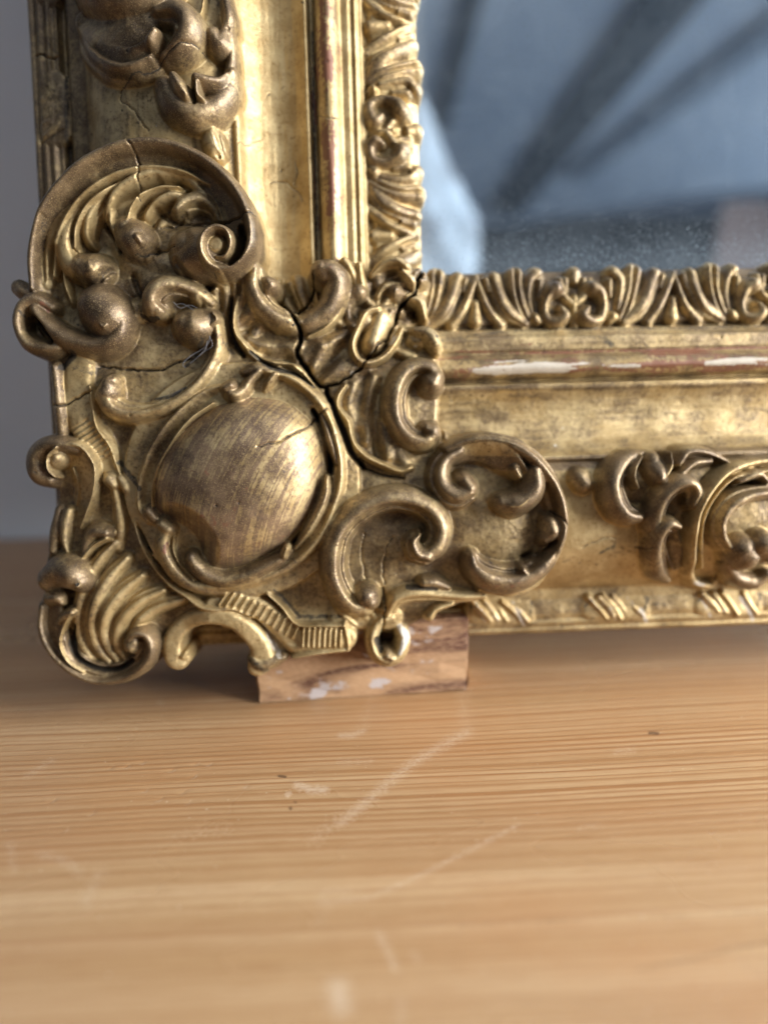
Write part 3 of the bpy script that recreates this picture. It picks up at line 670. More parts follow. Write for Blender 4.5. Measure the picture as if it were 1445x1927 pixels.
stroke(p, [(852,866),(886,850),(930,854),(960,872),(980,892)], (12,20,25,23,15), (36,42,46,44,38), 'rimL', 0.45)
stroke(p, [(966,882),(974,896)], (12,10), (38,36), 'round', 0.7)
stroke(p, [(1004,886),(1004,914),(990,936),(966,948),(944,946)], (18,25,27,26,20), (46,50,50,48,40), 'round', 0.88)
stroke(p, [(992,934),(974,950),(956,952)], (5,5,4), (50,50,46), 'round', 0.2)
p = P('knob')
stroke(p, [(1034,984),(1036,1000),(1024,1012)], (19,22,15), (40,42,34), 'round', 0.85)
p = P('shell', 'dark boat-shaped roll at the right end of the corner ornament')
stroke(p, [(886,1046),(892,1066),(916,1084),(952,1092),(988,1084),(1018,1062),(1038,1032)], (14,22,28,29,27,22,13), (42,48,52,52,50,46,38), 'bevL', 0.95)
stroke(p, [(980,1070),(992,1084)], (12,14), (48,46), 'round', 0.9)
stroke(p, [(900,1108),(952,1118),(1000,1104),(1034,1070)], (6,7,7,5), (20,22,22,20), 'round', 0.25)
cut([(1046,1018),(1030,1040),(1006,1050),(990,1052)], (4,10,11,6), 24, 'plate', 35, 0.3)
p = P('stem', 'gilt stem running along under the right hand shell')
stroke(p, [(730,1150),(746,1126),(784,1116),(826,1118),(870,1122),(910,1122)], (14,16,17,16,14,9), (22,26,26,24,20,14), 'bevR', 0.2)
stroke(p, [(798,1096),(818,1096),(842,1104)], (14,16,10), (30,30,22), 'round', 0.65)
stroke(p, [(808,1160),(820,1146),(850,1136)], (12,9,7), (20,18,14), 'round', 0.3)
p = P('curl', 'small broken curl hanging below the rail')
stroke(p, [(736,1160),(712,1170),(700,1196),(706,1226),(728,1242),(750,1232),(758,1206),(754,1186)], (13,14,15,16,16,15,16,14), (20,24,28,30,32,30,26,20), 'bevR', 0.35)
stroke(p, [(728,1232),(736,1236)], (15,13), (36,36), 'round', 0.7)
cut([(708,1200),(716,1220)], (8,8), 20, 'plate', 10, 0.95)
# ribbed strips at the foot
p = P('ribbed_strip', 'ribbed strip with a raised border at the foot')
stroke(p, [(400,1136),(446,1134),(490,1146),(528,1176),(560,1208)], (14,18,22,24,22), (12,14,16,16,14), 'flat', 0.1)
stroke(p, [(556,1206),(600,1202),(648,1200)], (24,24,24), (14,16,16), 'flat', 0.12)
stroke(p, [(504,1116),(530,1140),(560,1174),(604,1176),(648,1176)], 5, 22, 'round', 0.35)
stroke(p, [(552,1236),(600,1228),(652,1222)], 6, 20, 'round', 0.05)
stroke(p, [(648,1174),(654,1200),(656,1222)], 6, 22, 'round', 0.3)
for i in range(12):
    t = i/11; x, y = 420+136*t, 1122+62*t**1.3
    dx, dy = 11-2*t, 15
    stroke(p, [(x+dx*0.8, y-dy*0.55), (x-dx*0.6, y+dy)], (3.4,4.2), (22,21), 'round', 0.05, k=1.5)
for i in range(8): stroke(p, [(572+10*i, 1184), (570+10*i, 1216)], (3.6,4.0), (23,22), 'round', 0.05, k=1.5)
p = P('hook', 'small bright gilt hook above the gap at the foot')
stroke(p, [(348,1238),(334,1244),(326,1228),(330,1198),(352,1172),(388,1160),(430,1164),(464,1184),(488,1212),(494,1240),(484,1256)], (14,18,19,18,17,17,18,20,21,22,17), (16,20,22,22,20,20,20,20,20,18,14), 'flat', 0.05)
stroke(p, [(346,1234),(352,1226)], (9,7), (24,24), 'round', 0.1)
stroke(p, [(478,1240),(490,1250),(512,1244),(534,1236)], (14,16,15,9), (18,22,20,16), 'round', 0.7)
# ------------------------------------------------------------------ carved cluster on the side moulding (top left)
cl = part('side_ornament', 0)
def G(name, label=None): return part(name, cl, label)
def sb(pid, pts, r, z, pr='round', b=0.85): stroke(pid, pts, r, z, pr, b, 'base', 3.0)
s_, best = line_mask([(200,-40),(230,40),(300,70),(380,60),(370,180)], (70,70,60,60,44), 'base', 5); f = np.clip(1-best*best, 0, 1)**1.2; up = (best < 0.97) & (H[s_] > NEG/2)
H[s_][up] += (13*f)[up]; GB[s_][up] += (13*f)[up]; ID[s_][up] = cl; paint[s_][..., 0][up] = 0.36
p = G('bowl', 'rolled bowl at the top of the side ornament')
sb(p, [(150,-40),(170,-20),(220,-6),(270,-6),(320,-30)], (24,26,28,28,24), (38,44,46,46,40), 'round', 0.9)
sb(p, [(162,40),(196,58),(238,62),(276,44)], (22,32,36,26), (14,18,20,18), 'flat', 0.7)
sb(p, [(158,62),(176,92),(212,116),(250,120),(282,106),(300,78)], (16,24,27,27,24,14), (28,38,42,44,44,44), 'rimL', 0.9)
sb(p, [(160,70),(178,104),(212,128),(250,131),(286,116)], (10,12,13,13,11), (26,34,38,38,36), 'round', 0.9)
sb(p, [(288,84),(296,70)], (15,13), (50,50), 'round', 0.9)
p = G('scroll', 'right hand roll of the side ornament')
sb(p, [(300,26),(330,22),(352,40),(354,66),(338,92),(316,108)], (16,24,27,27,24,16), (34,44,52,54,48,36), 'bevR', 0.88)
sb(p, [(386,-10),(378,30),(358,70),(330,104)], (5,6,6,4), (22,22,22,18), 'ridge', 0.1)
p = G('leaf', 'narrow leaf on the inner edge of the side ornament')
sb(p, [(424,-30),(428,10),(432,40),(424,62)], (10,13,14,10), (32,32,34,32), 'round', 0.75)
sb(p, [(402,70),(414,84),(424,70)], (20,25,16), (36,40,38), 'round', 0.8)
sb(p, [(436,60),(438,100),(434,136),(424,156)], (8,10,13,10), (28,28,30,26), 'round', 0.8)
p = G('shell', 'three lobed shell at the foot of the side ornament')
sb(p, [(310,160),(322,188),(346,208),(376,212),(408,198),(428,172),(438,140)], (20,25,27,27,26,22,12), (30,38,42,44,42,38,32), 'round', 0.85)
sb(p, [(330,150),(340,166),(354,186)], (12,15,12), (50,52,50), 'round', 0.9)
sb(p, [(372,152),(392,158),(416,162),(430,150)], (13,15,14,10), (46,50,50,46), 'round', 0.92)
sb(p, [(374,162),(376,186),(386,196)], (6,8,7), (50,52,50), 'round', 0.8)
cut([(356,152),(362,176),(366,192)], (5,7,4), 22, 'base', 40, 0.4)
p = G('bud', 'small leaf bud under the side ornament')
sb(p, [(402,242),(400,262),(408,286),(414,298)], (10,20,17,7), (22,26,22,10), 'bevL', 0.35)
sb(p, [(398,250),(408,270),(412,290)], (4,5,3), (30,28,18), 'ridge', 0.1)
# ------------------------------------------------------------------ carved cluster on the bottom moulding (right)
cl2 = part('bottom_ornament', 0)
def B(name, label=None): return part(name, cl2, label)
def mound(pid, q, r_, dz, br):
    s_, best = line_mask(q, r_, 'base', 5); f = np.clip(1-best*best, 0, 1)**1.2; Hw = H[s_]; up = (best < 0.97) & (Hw > NEG/2); Hw[up] += (dz*f)[up]; ID[s_][up] = pid; paint[s_][..., 0][up] = br; GB[s_][up] += (dz*f)[up]
mound(cl2, [(1170,905),(1250,900),(1330,930),(1420,980),(1480,990)], (40,58,80,88,80), 15, 0.55)
p = B('knob', 'round knob at the left end of the bottom ornament')
sb(p, [(1092,902),(1098,910)], (22,21), (26,26), 'round', 0.75)
p = B('crescent', 'crescent roll beside the knob')
sb(p, [(1206,852),(1176,866),(1158,892),(1152,920),(1160,950),(1178,968),(1196,972)], (8,18,23,25,25,22,16), (24,36,42,44,44,42,36), 'bevL', 0.88)
sb(p, [(1204,858),(1190,880),(1190,900),(1198,918)], (7,11,10,6), (40,44,42,34), 'ridge', 0.6)
p = B('leaf', 'leaf tips over the crescent roll')
sb(p, [(1226,868),(1236,886),(1240,900)], (19,23,17), (36,40,36), 'round', 0.85)
sb(p, [(1254,852),(1256,876),(1248,894)], (6,7,6), (42,42,38), 'round', 0.4)
sb(p, [(1362,868),(1322,852),(1288,852),(1272,872)], (9,13,13,11), (28,36,40,40), 'bevL', 0.6)
sb(p, [(1330,868),(1300,872),(1276,892)], (10,11,8), (32,36,32), 'round', 0.75)
p = B('scroll', 'S shaped roll in the bottom ornament')
sb(p, [(1298,948),(1306,926),(1294,910),(1270,914),(1246,936),(1232,966),(1226,990)], (12,17,19,20,21,21,18), (36,42,46,46,44,40,34), 'bevL', 0.85)
sb(p, [(1270,990),(1254,986),(1238,1004),(1232,1036),(1238,1070),(1254,1090)], (13,18,21,22,20,11), (42,46,44,40,34,22), 'bevL', 0.8)
sb(p, [(1262,1002),(1266,1030),(1272,1062)], (14,17,12), (18,20,12), 'gutter', 0.7)
p = B('band', 'pale double ridged band in the bottom ornament')
sb(p, [(1480,862),(1444,866),(1402,872),(1364,888),(1334,920),(1310,962),(1300,1010),(1299,1052),(1296,1078),(1306,1096),(1330,1100),(1344,1092)], (9,10,10,10,10,10,10,10,10,11,11,8), (36,38,40,42,44,44,42,36,30,26,22,18), 'round', 0.22)
sb(p, [(1480,884),(1417,888),(1373,900),(1338,937),(1318,980),(1314,1030),(1317,1068)], (6,6,6,6,6,6,5), (30,32,34,36,36,32,22), 'round', 0.25)
p = B('c_scroll', 'inner C scroll of the bottom ornament')
sb(p, [(1480,926),(1444,926),(1404,932),(1374,948),(1354,974),(1352,1004),(1366,1030)], (13,15,16,17,17,16,12), (40,42,44,44,42,40,34), 'bevR', 0.7)
sb(p, [(1384,906),(1416,892),(1436,906)], (8,12,9), (36,40,36), 'round', 0.6)
p = B('ball', 'pair of dark balls at the foot of the bottom ornament')
sb(p, [(1396,1034),(1404,1044)], (34,32), (46,46), 'round', 0.95)
sb(p, [(1434,1024),(1450,1034)], (27,26), (46,44), 'round', 0.95)
sb(p, [(1364,1060),(1384,1086),(1414,1092),(1440,1080)], (12,18,19,14), (28,32,32,28), 'round', 0.88)
sb(p, [(1400,1090),(1440,1086),(1474,1090)], (5,7,6), (36,34,30), 'ridge', 0.1)
# ------------------------------------------------------------------ cracks, losses, stains
for i, (q, r, dp) in enumerate([
    ([(521,566),(536,580),(550,593),(562,612),(566,630),(559,666),(566,682),(578,695),(591,717),(604,726)], (1.6,2.6,4.0,5.5,5,4.6,5,5.5,5.5,4), 40),
    ([(604,726),(613,727),(616,742),(620,756)], (4,5,5,5), 40),
    ([(795,507),(785,539),(757,571),(744,609)], (4.5,4.5,4.2,3.2), 40),
    ([(744,609),(702,663),(655,711),(616,724)], (1.8,1.6,2.4,3), 26),
    ([(588,512),(591,549),(578,577),(550,593)], (2.0,2.2,2.6,3.0), 30),
    ([(616,768),(589,793),(554,816),(526,832),(484,841)], (1.7,1.7,1.6,1.4,1.1), 12),
    ([(187,690),(234,695),(287,697),(327,684),(358,675)], (1.3,1.8,2.0,1.8,1.5), 16),
    ([(101,762),(131,759),(152,748),(171,734)], (1.5,1.8,1.6,1.4), 14),
    ([(481,407),(440,414),(412,420),(360,424),(301,430)], (1.5,1.3,1.3,1.1,1.0), 14),
    ([(330,464),(300,476),(262,486)], (1.4,1.2,1.0), 10),
    ([(256,277),(258,300),(260,319),(266,381)], (1.5,1.2,1.2,1.0), 12),
    ([(720,1186),(726,1150),(724,1128),(720,1106)], (1.6,1.6,1.4,1.2), 14),
    ([(1034,962),(1052,972),(1062,988)], (1.6,1.5,1.3), 12),
    ([(66,106),(84,104),(100,112),(118,116)], (1.2,1.3,1.3,1.1), 10),
    ([(78,272),(98,256),(120,244)], (1.2,1.2,1.2), 10),
    ([(226,166),(226,188),(254,208),(268,232),(280,246)], (1.0,1.0,1.2,1.2,1.1), 7),
    ([(226,166),(270,150),(310,132),(390,110)], (1.0,1.3,1.4,1.0), 8),
    ([(1094,1030),(1120,1020),(1160,1012)], (1.0,1.0,1.0), 5),
    ([(686,1004),(680,1050),(690,1092)], (1.0,1.1,1.0), 7), ([(740,1010),(720,1060),(724,1100)], (1.0,1.0,1.0), 7),
    ([(508,345),(538,342),(562,360),(570,380)], (1.0,1.0,1.0,1.0), 6), ([(556,304),(560,318),(554,348)], (1.0,1.1,1.2), 6),
    ([(448,268),(470,272),(492,262)], (1.0,1.0,1.0), 4),
    ([(598,218),(620,222),(640,224)], (1.0,1.1,1.0), 6), ([(1194,1030),(1212,1030),(1230,1030)], (1.4,1.4,1.2), 8)]):
    crack(q, r, dp, 100+i)
for c in TIES[1:]:                         # pale rubbed edges and dark grime on the ties
    for s0 in (-38, -20, 34):
        stain([(c+s0-14, 1178-0.036*(c-890)-44), (c+s0+12, 1178-0.036*(c-890)-10)], (5, 6), 2, 0.50)
    stain([(c-60, 1152-0.036*(c-890)), (c-48, 1140-0.036*(c-890))], (7, 7), 3, 0.6); stain([(c+52, 1158-0.036*(c-890)), (c+56, 1136-0.036*(c-890))], (6, 6), 3, 0.6)
# web to cartouche gap
cut([(622,752),(634,784),(650,820),(662,852),(684,880)], (5,9,9,8,5), 34, 'top', 0, 0.95)
cut([(684,880),(720,894),(760,900)], (3,3,2), 14, 'top', 0, 0.9)
cut([(470,660),(510,690),(556,704),(590,728)], (6,9,7,4), 26, 'top', 0, 0.8)
cut([(436,560),(434,600),(440,640),(458,668)], (5,8,9,7), 22, 'top', 0, 0.7)
# flaked gesso and repairs
for q, r, v in (([(752,1180),(764,1196),(760,1214),(752,1230)], (10,13,11,6), 0.85), ([(496,1172),(508,1196),(520,1218),(526,1236)], (4,6,9,8), 0.62), ([(736,646),(744,634)], (8,7), 0.7), ([(782,650)], 7, 0.6), ([(612,1040)], 1, 0.1),
                ([(896,1148),(914,1170)], (5,4), 0.6), ([(972,1146),(986,1176)], (6,6), 0.75), ([(1204,1146),(1216,1170)], (6,6), 0.75), ([(1392,1124),(1416,1166)], (6,7), 0.8), ([(1320,1126),(1336,1160)], (5,5), 0.6), ([(1144,1140),(1160,1164)], (8,8), 0.5),
                ([(1308,1096),(1324,1102)], (8,9), 0.6), ([(292,238)], 6, 0.9), ([(870,690),(950,694),(1010,690),(1066,692)], (12,20,21,12), 0.50), ([(1062,690),(1120,686),(1200,690)], (8,12,8), 0.50), ([(1330,684),(1400,680),(1450,680)], (8,12,10), 0.54), ([(1044,838)], 4, 0.8), ([(1058,806)], 3, 0.7), ([(676,1096),(690,1100)], (3,3), 0.4)):
    stain(q, r, 2, v)
for q, r, v in (([(617,40),(619,90),(620,150)], (13,16,14), 0.62), ([(619,170),(620,260),(621,380)], (11,14,11), 0.50), ([(850,660),(1000,664),(1200,660),(1500,652)], (4,5,6,5), 0.62), ([(860,694),(1060,690),(1160,690),(1300,688),(1500,684)], (14,18,20,20,20), 0.60), ([(870,652),(1000,648)], (4,5), 0.4),
                ([(80,572),(92,584)], (9,9), 0.55), ([(612,496),(620,506)], (14,12), 0.42), ([(314,1024),(310,1040)], (7,7), 0.6), ([(80,880),(84,892)], (9,10), 0.42), ([(1088,520),(1168,516),(1250,512)], (7,7,7), 0.44), ([(905,1105),(980,1100)], (10,10), 0.4), ([(130,60),(132,240)], (6,6), 0.3)):
    stain(q, r, 1, v)
for q, r, v in (([(700,610),(704,640)], (10,9), 0.30), ([(590,776),(594,792)], (10,9), 0.7), ([(200,692),(180,700),(140,690)], (10,14,10), 0.5), ([(382,640),(372,668),(350,690)], (6,8,6), 0.7), ([(350,730),(322,746),(292,752)], (5,6,5), 0.7), ([(140,668),(120,690)], (14,12), 0.8), ([(270,595),(284,602),(300,600)], (6,7,5), 0.8),
                ([(236,1096),(250,1040)], (1,1), 0.1), ([(700,340),(690,250)], (8,6), 0.5), ([(588,60),(590,200),(594,330),(596,470)], (5,5,4,6), 0.62), ([(690,60),(692,250),(696,460)], (6,7,6), 0.42), ([(124,0),(126,180),(134,340)], (6,7,7), 0.6), ([(870,638),(1000,632),(1140,636),(1180,638)], (4,5,7,5), 0.46), ([(1140,640),(1150,648)], (12,12), 0.62),
                ([(820,632),(1000,620),(1250,618),(1470,612)], (5,5,5,5), 0.55), ([(820,1108),(790,1106),(766,1104)], (8,9,7), 0.8), ([(560,1160),(600,1160),(640,1160)], (8,8,7), 0.62), ([(516,1110),(560,1156)], (5,7), 0.7), ([(470,1240),(500,1262)], (12,14), 0.6), ([(160,372),(176,360)], (4,4), 0.3), ([(1130,1040),(1154,1028)], (6,7), 0.62), ([(1060,1058),(1072,1052)], (5,5), 0.5),
                ([(246,234),(270,236)], (9,10), 0.42), ([(524,270),(528,300),(520,330)], (3,3,3), 0.35), ([(230,870),(250,900),(262,920)], (8,10,8), 0.7), ([(258,520),(240,500)], (1,1), 0.1), ([(1100,1148),(1200,1136),(1260,1138)], (4,4,4), 0.5), ([(860,846),(1060,858),(1150,850)], (6,9,8), 0.34), ([(1060,850),(1240,824),(1460,826)], (9,9,12), 0.34),
                ([(330,780),(380,740)], (6,5), 0.25), ([(350,800),(384,792),(330,850)], (14,16,14), 0.36), ([(520,770),(560,800)], (20,18), 0.34), ([(60,596),(66,604)], (5,5), 0.6), ([(176,780),(204,806)], (5,5), 0.4), ([(430,650),(440,668)], (8,8), 0.6), ([(520,480),(560,520),(540,550)], (24,24,20), 0.34), ([(850,712),(846,770)], (10,8), 0.4)):
    stain(q, r, 3, v)
for _ in range(70):                        # small pits and knocks
    X, Y = rng.uniform(60, 1440), rng.uniform(0, 1180); rr = rng.uniform(1.6, 3.2)
    stain([(X, Y), (X+rng.uniform(-4, 4), Y+rng.uniform(-3, 3))], rr, 3, rng.uniform(0.5, 0.9)); cut([(X, Y)], rr*1.3, 2.5, 'top')
stain([(850,866),(1000,874),(1160,868),(1320,856),(1480,850)], (20,24,24,22,22), 0, 0.85)  # bottom moulding: browner bands along the swell's top and the cove's upper edge
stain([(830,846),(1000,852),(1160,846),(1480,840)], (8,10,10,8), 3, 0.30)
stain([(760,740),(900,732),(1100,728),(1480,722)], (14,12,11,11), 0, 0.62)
# worn streaks run along the beads
for pp, (lx, ly) in ((P_BEA[0], (VV, UU)), (P_BEA[1], (UU, VV)), (P_FI2[1], (UU, VV)), (P_COV[0], (VV, UU)), (P_COV[1], (UU, VV)), (P_TOR[0], (VV, UU))):
    k = ID == pp; st_ = fbm(lx*0.09, ly, 7, 300+pp, 3)[k]; st2 = fbm(lx, ly, 60, 310+pp, 2)[k]
    bead_ = pp in P_BEA
    paint[k, 0] += (0.20 if bead_ else 0.12)*st_; paint[k, 1] = np.where(paint[k, 1] > 0, paint[k, 1]+0.20*st_+0.18*st2, 0)
    paint[k, 2] = np.where(paint[k, 2] > 0.1, paint[k, 2]+0.55*st_+0.25*st2, 0); H[k] += (0.5*st_)
stain([(612,-200),(614,30),(615,90),(617,150),(618,230),(619,330),(620,400)], (24,24,24,20,22,20,12), 1, 0.62)
k = (ID == P_BEA[0]); paint[k, 1] *= np.clip(0.85+0.5*fbm(VV*0.25, UU, 16, 401, 3)[k], 0, 1.3)
# ------------------------------------------------------------------ finish the field
solid = H > NEG/2
orn_ = ~np.isin(ID, P_COV+P_TOR+P_BEA+P_FIL+P_FI2+P_RIB)
bossid = [i for i, p_ in enumerate(PARTS) if p_ and p_[0] == 'boss'][0]; orn_ &= ID != bossid
for _ in range(2):
    A = np.where(solid, H, 0); Wt = solid.astype(np.float32); n_ = np.zeros_like(A); d_ = np.zeros_like(A)
    for dj in (-1, 0, 1):
        for di in (-1, 0, 1):
            k = (2-abs(dj))*(2-abs(di)); n_ += k*np.roll(A, (dj, di), (0, 1)); d_ += k*np.roll(Wt, (dj, di), (0, 1))
    H = np.where(solid, n_/np.maximum(d_, 1e-6), H)
H = np.where(solid, H+np.where(orn_, 0.7, 0.18)*fbm(UU, VV, 22, 21, 3)+np.where(orn_, 1.0, 0.5)*fbm(UU, VV, 70, 31, 2), H).astype(np.float32)
paint[..., 0] += 0.16*fbm(UU, VV, 30, 41, 4)
paint[..., 3] = np.maximum(paint[..., 3], 0.42*np.clip(fbm(UU, VV, 40, 47, 4), 0, 1)*(ID > 0)*np.where((ID == P_COV[0]) | (ID == P_COV[1]), 0.5, 1.0))
# vertices of cells where all four corners are solid
cell = solid[:-1, :-1] & solid[1:, :-1] & solid[:-1, 1:] & solid[1:, 1:]
vert = np.zeros_like(solid)
vert[:-1, :-1] |= cell; vert[1:, :-1] |= cell; vert[:-1, 1:] |= cell; vert[1:, 1:] |= cell
full = np.zeros((NV+1, NU+1), bool); full[1:-1, 1:-1] = cell
inner = full[:-1, :-1] & full[1:, :-1] & full[:-1, 1:] & full[1:, 1:]
bd = vert & ~inner
PU, PV = UU.copy(), VV.copy()
Bf = bd.astype(np.float32)
for _ in range(4):                         # smooth the cut outline
    nu = np.zeros_like(PU); nv = np.zeros_like(PV); nn = np.zeros_like(PU)
    for dj in (-1, 0, 1):
        for di in (-1, 0, 1):
            b_ = np.roll(Bf, (dj, di), (0, 1)); nu += b_*np.roll(PU, (dj, di), (0, 1)); nv += b_*np.roll(PV, (dj, di), (0, 1)); nn += b_
    PU = np.where(bd, nu/np.maximum(nn, 1), PU); PV = np.where(bd, nv/np.maximum(nn, 1), PV)
Hf = np.where(vert, H, 0)
fill = H.copy(); know = vert.copy()
for _ in range(3):                         # carry the level outwards a little, falling, for the normals at the outline
    n_ = np.zeros_like(fill); d_ = np.zeros_like(fill)
    for dj, di in ((0, 1), (0, -1), (1, 0), (-1, 0)):
        kk_ = np.roll(know, (dj, di), (0, 1)); n_ += np.where(kk_, np.roll(fill, (dj, di), (0, 1)), 0); d_ += kk_
    new = ~know & (d_ > 0); fill[new] = n_[new]/d_[new]-3.0; know |= new
fill[~know] = -120
gv, gu = np.gradient(fill, va, ua)
gl = np.maximum(1, np.hypot(gu, gv)/6.0); gu, gv = gu/gl, gv/gl
nl = np.sqrt(gu*gu+gv*gv+1)
NRM = np.stack([-gu/nl, -gv/nl, 1/nl], -1).astype(np.float32)
cid = ID[:-1, :-1].copy()
for alt in (ID[1:, :-1], ID[:-1, 1:], ID[1:, 1:]): cid = np.where(cid == 0, alt, cid)
cid = np.where(cid == 0, P_CORN, cid); cid[~cell] = 0

VB = V0-10
root = bpy.data.objects.new('gilt_mirror', None); C.objects.link(root)
tag(root, 'antique gilt mirror frame with carved scrollwork and a brown domed boss at its corner', 'mirror')
BASE = np.array([0, VB, -150.0])
M4 = np.eye(4); M4[:3, :3] = RX; M4[:3, 3] = W(BASE); root.matrix_world = Matrix(M4.tolist())
GILT = gilt_material(); BOSS = gilt_material('rubbed_boss', 0.10, (0.118, 0.076, 0.049, 1), (0.250, 0.170, 0.106, 1), 0.2)
def loc(u, v, w): return (np.stack([u, v, w], -1)-BASE)*S
idx_flat = np.arange(NU*NV).reshape(NV, NU)
order = np.argsort(cid, axis=None, kind='stable'); sc_ = cid.ravel()[order]
starts = np.searchsorted(sc_, np.arange(1, len(PARTS)+1))
fj, fi = np.divmod(order, NU-1)
DEEP = np.where(inrect | opening, -205.0, -95.0)
objs = {}
for pid in range(1, len(PARTS)):
    a, b = starts[pid-1], starts[pid] if pid < len(starts) else len(order)
    name, par, label = PARTS[pid]
    if b-a < 6:
        if pid not in (cl, cl2, P_SIDE, P_BOT, P_CORN):
            continue
        o = bpy.data.objects.new(name, None); C.objects.link(o); objs[pid] = o
        o.parent = objs[par] if par else root; continue
    J, I = fj[a:b], fi[a:b]
    q = np.stack([idx_flat[J, I], idx_flat[J, I+1], idx_flat[J+1, I+1], idx_flat[J+1, I]], 1)
    un, inv = np.unique(q, return_inverse=True); Q = inv.reshape(q.shape)
    uj, ui = np.divmod(un, NU)
    V = [loc(PU[uj, ui], PV[uj, ui], H[uj, ui])]; N = [NRM[uj, ui]]; Pt = [paint[uj, ui]]; nv_ = len(un); Qs = [Q]
    for (dj, di, e0, e1, nx, ny) in ((-1, 0, 0, 1, 0, -1), (1, 0, 2, 3, 0, 1), (0, -1, 3, 0, -1, 0), (0, 1, 1, 2, 1, 0)):
        miss = ~full[J+1+dj, I+1+di]          # no neighbour: close the side down to the back
        if not miss.any(): continue
        A_, B_ = q[miss, e0], q[miss, e1]; n_ = len(A_)
        for kk_, arr in enumerate((A_, B_, B_, A_)):
            j_, i_ = np.divmod(arr, NU); w_ = H[j_, i_] if kk_ < 2 else np.minimum(DEEP[j_, i_], H[j_, i_]-2)
            V.append(loc(PU[j_, i_], PV[j_, i_], w_)); N.append(np.tile(np.array([nx, ny, 0.15], np.float32), (n_, 1))); Pt.append(paint[j_, i_])
        r_ = np.arange(n_); Qs.append(np.stack([nv_+n_+r_, nv_+r_, nv_+3*n_+r_, nv_+2*n_+r_], 1)); nv_ += 4*n_
    V = np.concatenate(V); N = np.concatenate(N); Pt = np.clip(np.concatenate(Pt), 0, 1); Qs = np.concatenate(Qs)
    me = np_mesh(name, V, Qs)
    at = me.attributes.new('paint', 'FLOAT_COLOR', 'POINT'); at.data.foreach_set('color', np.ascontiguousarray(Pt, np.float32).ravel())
    N /= np.linalg.norm(N, axis=1)[:, None]
    try:
        ca = me.attributes.new('custom_normal', 'FLOAT_VECTOR', 'POINT'); ca.data.foreach_set('vector', np.ascontiguousarray(N, np.float32).ravel())
    except Exception as ex: print('normals', ex)
    o = link(name, me, BOSS if name == 'boss' else GILT, objs[par] if par else root); objs[pid] = o
    if label: o['label'] = label
print('parts', len(objs), 'cells', int(cell.sum()))
# ------------------------------------------------------------------ mirror glass, backing
def box_mesh(name, lo, hi, bevel=0.0, seg=2):
    import bmesh
    bm = bmesh.new(); bmesh.ops.create_cube(bm, size=1)
    for v in bm.verts:
        v.co = Vector([(lo[i]+hi[i])/2+v.co[i]*(hi[i]-lo[i]) for i in range(3)])
    if bevel: bmesh.ops.bevel(bm, geom=bm.edges[:], offset=bevel, segments=seg, affect='EDGES')
    me = bpy.data.meshes.new(name); bm.to_mesh(me); bm.free(); return me
GW = -150.0
t = NT('old_mirror_glass'); Pc = t.coord('Object')
n1 = t.math('MAXIMUM', t.noise(Pc, 3600, 2, 0.55), t.math('SUBTRACT', t.noise(Pc, 1500, 2, 0.5), 0.01)); n2 = t.noise(Pc, 60, 4, 0.6); n3 = t.noise(t.mapp(Pc, (1, 1, 1)), 700, 3, 0.7)
sepx = t.add('ShaderNodeSeparateXYZ'); t.con(Pc, sepx.inputs[0])
vsight = (float(L(1100, 512, GW)[1])-VB)*S
low = t.ramp(sepx.outputs[1], vsight-0.001, vsight+0.030, 1.0, 0.0)       # dust has settled along the bottom edge
dust = t.math('MULTIPLY', t.ramp(n1, 0.60, 0.69), t.math('ADD', 0.40, t.math('MULTIPLY', low, 1.0)))
dust = t.math('ADD', dust, t.math('MULTIPLY', t.ramp(n3, 0.66, 0.74), 0.35))
film = t.math('ADD', 0.025, t.math('MULTIPLY', t.ramp(n2, 0.35, 0.75), 0.05))
hsight = (float(L(786, 250, GW)[0]))*S
edge_ = t.ramp(sepx.outputs[0], hsight, hsight+0.005, 0.14, 0.0)
film = t.math('ADD', film, edge_)
film = t.math('ADD', film, t.math('MULTIPLY', t.math('POWER', low, 4.0), 0.16))
dif = t.add('ShaderNodeBsdfDiffuse'); dif.inputs[0].default_value = (0.36, 0.44, 0.52, 1)
gl = t.add('ShaderNodeBsdfGlossy'); gl.inputs[0].default_value = (0.50, 0.61, 0.72, 1); gl.inputs['Roughness'].default_value = 0.03
mx = t.add('ShaderNodeMixShader'); t.con(t.math('ADD', film, t.math('MULTIPLY', dust, 0.42), True), mx.inputs[0]); t.con(gl.outputs[0], mx.inputs[1]); t.con(dif.outputs[0], mx.inputs[2])
t.con(mx.outputs[0], t.n['Material Output'].inputs[0])
lo = loc(np.array(U1-45), np.array(V1-45), np.array(GW-8)); hi = loc(np.array(uhi+2590), np.array(vhi+3590), np.array(GW))
link('mirror_glass', box_mesh('mirror_glass', lo, hi), t.m, root)
t = NT('old_back_board'); Pc = t.coord('Object')
t.con(t.mix(t.noise(t.mapp(Pc, (30, 400, 30)), 1.0, 4), (0.10, 0.065, 0.04, 1), (0.20, 0.135, 0.085, 1)), t.b.inputs['Base Color']); t.b.inputs['Roughness'].default_value = 0.8
lo = loc(np.array(U0+14), np.array(V0+14), np.array(-235.0)); hi = loc(np.array(uhi+2580), np.array(vhi+3580), np.array(-165.0))
link('back_board', box_mesh('back_board', lo, hi, 0.001), t.m, root)

